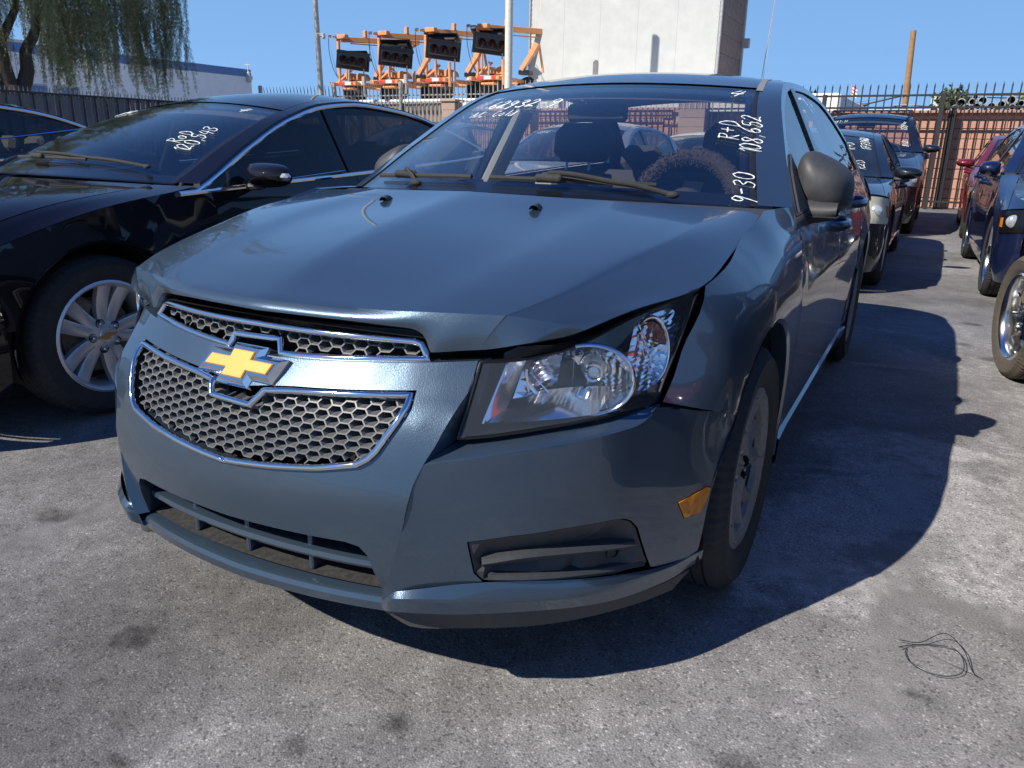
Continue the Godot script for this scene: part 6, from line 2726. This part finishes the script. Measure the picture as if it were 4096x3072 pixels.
func build_other_cars() -> void:
	# black fastback sedan beside the camera car
	var p := base_car(M.black, 1.452, 4.92, .926, 2.83)
	p.merge({"zf": -1.00, "R": .340, "rim": .235, "arch": .408, "tw": .235, "wheel": "double", "chrome": true, "sideglass": M.tint, "cap_emblem": true, "sg": .90, "doors": [-1.62, -2.72, -3.62], "dlo": [-1.52, -4.36], "mirror_size": Vector3(.145, .060, .062), "mirror_z": -1.86,
		"belt": [Vector2(1.2, .895), Vector2(1.8, .925), Vector2(3.0, .98), Vector2(4.4, 1.06)],
		"rail": [Vector2(1.36, .895), Vector2(1.50, .93), Vector2(1.65, .99), Vector2(1.95, 1.125), Vector2(2.35, 1.28), Vector2(2.7, 1.365), Vector2(3.05, 1.392), Vector2(3.45, 1.365), Vector2(3.9, 1.27), Vector2(4.3, 1.145), Vector2(4.55, 1.07)],
		"zA": -1.56, "zW": -2.42, "zR": -3.60, "zC": -4.42, "crown": .05, "yh": .80, "crease": .016}, true)
	var a := car("black_sedan", p, "black fastback sedan with tinted windows and chrome window trim, left of the blue grey sedan")
	a.position = Vector3(-2.72, 0, .05)
	chalk(a, p, "4", .44, -2.31, .07, .0, 0.0)
	chalk(a, p, "RoD", .54, -1.90, .07, .0, 1.0)
	chalk(a, p, "120,543", .635, -1.83, .072, .0, 1.0)
	chalk(a, p, "62932-8", -.55, -2.26, .06, .15, 0.0)
	wiper(a, p, [.62, -1.64], [.0, -1.645], [])
	var sig := MB.new()
	sig.box(Vector3(.05, .032, .05), at(1.155, .985, -1.835), .014)
	put("mirror_indicator", sig, M.lamp_lens, a)
	# black car at the left edge
	var q := base_car(M.black, 1.45, 4.75, .91, 2.75)
	q.merge({"chrome": true, "seat": M.beige, "glass": M.smoke, "sideglass": M.smoke}, true)
	var b := car("black_car", q, "black car with chrome roof trim at the left edge, beyond the black sedan")
	b.position = Vector3(-5.55, 0, .75)
	# dark sedan parked behind the blue grey one
	q = base_car(M.deep, 1.375, 4.70, .90, 2.75)
	q.merge({"lampmat": M.lamp_yellow, "lamp": [.52, .99, .57, .80], "yh": .83, "glass": M.smoke, "sideglass": M.smoke, "wheel": "alloy"}, true)
	var c := car("dark_blue_sedan", q, "dark blue sedan with yellowed headlight behind the blue grey sedan on the right")
	c.position = Vector3(-.02, 0, -5.62)
	chalk(c, q, "9", .48, -2.10, .08, .0, 0.0)
	chalk(c, q, "R+D", .46, -1.90, .075, .0, 1.0)
	chalk(c, q, "177360", .60, -1.92, .08, .0, 1.0)
	chalk(c, q, "R2D", .60, -1.60, .075, .0, 1.0)
	# sport utility behind it
	q = base_car(M.deep, 1.74, 4.60, .91, 2.65)
	q.merge({"R": .36, "arch": .43, "glass": M.glass, "kind": "suv", "zf": -.93, "doors": [-1.46, -2.52, -3.36], "zR": -4.02, "zC": -4.42, "dlo": [-1.60, -4.25],
		"rail": [Vector2(1.42, 1.115), Vector2(1.60, 1.22), Vector2(2.0, 1.52), Vector2(2.25, 1.635), Vector2(2.7, 1.675), Vector2(3.4, 1.67), Vector2(4.02, 1.61), Vector2(4.30, 1.35), Vector2(4.44, 1.20)], "zA": -1.46, "zW": -2.12, "ydeck": 1.16, "crown": .03, "yh": .93,
		"bow_z": [Vector2(1.3, .26), Vector2(2.1, .14), Vector2(2.7, .0), Vector2(3.9, -.04), Vector2(4.5, -.08)], "back": [Vector2(.3, .06), Vector2(.6, .0), Vector2(1.2, .03)]}, true)
	var d := car("dark_suv", q, "dark sport utility with roof rails parked in front of the iron gate")
	d.position = Vector3(.06, 0, -10.85)
	for sx in [1, -1]:
		var rr := MB.new()
		rr.tube(smooth([Vector3(sx * .56, 1.685, -2.2), Vector3(sx * .57, 1.755, -2.45), Vector3(sx * .57, 1.77, -3.0), Vector3(sx * .56, 1.755, -3.7), Vector3(sx * .54, 1.66, -3.95)], 16), .022, 8)
		put("roof_rail", rr, M.trim, d)
	for z in [-2.5, -3.5]:
		var cb := MB.new()
		cb.box(Vector3(1.14, .025, .05), at(0, 1.765, z), .008)
		put("crossbar", cb, M.trim, d)
	chalk(d, q, "62131-11", -.58, -2.03, .062, .08, 0.0)
	chalk(d, q, "8", .50, -2.0, .08, .0, 0.0)
	chalk(d, q, "109", .60, -1.86, .085, .0, 1.0)
	chalk(d, q, "8/2", .66, -1.56, .08, .0, 1.0)
	# right row: near black wheel, blue hatchback, red car
	q = base_car(M.black, 1.45, 4.6, .90, 2.65)
	q.merge({"R": .325, "rim": .225, "arch": .385, "wheel": "thin", "rimmat": M.polished, "tyremat": M.tyre_dusty, "steer": .2, "outset": .02}, true)
	var e := car("near_black_car", q, "black car at the right edge showing one dusty tyre with a polished rim")
	e.position = Vector3(2.565, 0, -4.66)
	e.rotation.y = PI
	q = base_car(M.navy, 1.47, 4.45, .895, 2.62)
	q.merge({"wheel": "alloy", "rimmat": M.polished, "rim": .235, "zR": -3.7, "zC": -4.20, "dlo": [-1.60, -3.95],
		"rail": [Vector2(1.42, .945), Vector2(1.55, 1.0), Vector2(1.80, 1.14), Vector2(2.2, 1.33), Vector2(2.5, 1.40), Vector2(2.9, 1.42), Vector2(3.4, 1.39), Vector2(3.9, 1.25), Vector2(4.25, 1.08)], "ydeck": 1.06, "lamp": [.58, .90, .56, .76], "lampmat": M.frit, "mirror_size": Vector3(.085, .065, .05)}, true)
	var f := car("navy_hatchback", q, "shiny navy blue hatchback with five spoke alloy wheels, right row")
	f.position = Vector3(2.555, 0, -5.62)
	f.rotation.y = .034
	q = base_car(M.red, 1.45, 4.55, .89, 2.65)
	q.merge({"wheel": "alloy", "rimmat": M.polished}, true)
	var g := car("red_car", q, "red car with red mirror behind the navy hatchback, right row")
	g.position = Vector3(2.44, 0, -10.6)
	# cars that show through the windows of the blue grey sedan
	q = base_car(M.silver, 1.45, 4.6, .89, 2.65)
	q.merge({"glass": M.smoke, "sideglass": M.smoke}, true)
	var h := car("silver_sedan", q, "pale silver sedan seen through the back window of the blue grey sedan")
	h.position = Vector3(-2.75, 0, -5.9)
	chalk(h, q, "62932", -.5, -2.05, .06, .1, 0.0)
	q = base_car(M.white_paint, 1.44, 4.6, .89, 2.65)
	q.merge({"glass": M.smoke, "sideglass": M.smoke}, true)
	var i := car("white_sedan", q, "white sedan farther back, glimpsed beside the far headrest")
	i.position = Vector3(-2.7, 0, -11.2)
	chalk(i, q, "108845", -.5, -2.05, .07, .1, 0.0)
	q = base_car(M.deep, 1.46, 4.6, .89, 2.65)
	var j := car("dark_sedan", q, "dark sedan in the next row, glimpsed through the passenger window")
	j.position = Vector3(-5.4, 0, -6.2)

# ---------------------------------------------------------------- small things
func build_small_things() -> void:
	var m := MB.new()
	var r := .0011
	var c := Vector3(1.353, 0, -.752)
	var loop := []
	for q in [[-.048, .004, .03], [-.05, .008, .0], [-.035, .012, -.04], [.02, .010, -.055], [.065, .012, -.025], [.07, .014, .03], [.05, .010, .075], [.0, .006, .07], [-.04, .006, .045], [-.066, .014, .010]]:
		loop.append(c + Vector3(q[0], q[1], -q[2]))
	m.tube(smooth(loop, 60), r, 6)
	var tail := []
	for q in [[-.066, .012, -.045], [-.02, .012, -.06], [.03, .030, -.10], [.07, .022, -.06], [.09, .006, -.005], [.11, .003, .01]]:
		tail.append(c + Vector3(q[0], q[1], q[2]))
	m.tube(smooth(tail, 40), r, 6)
	tag(put("wire_loop", m, M.trim), "loose coil of thin black wire lying on the asphalt", "wire")
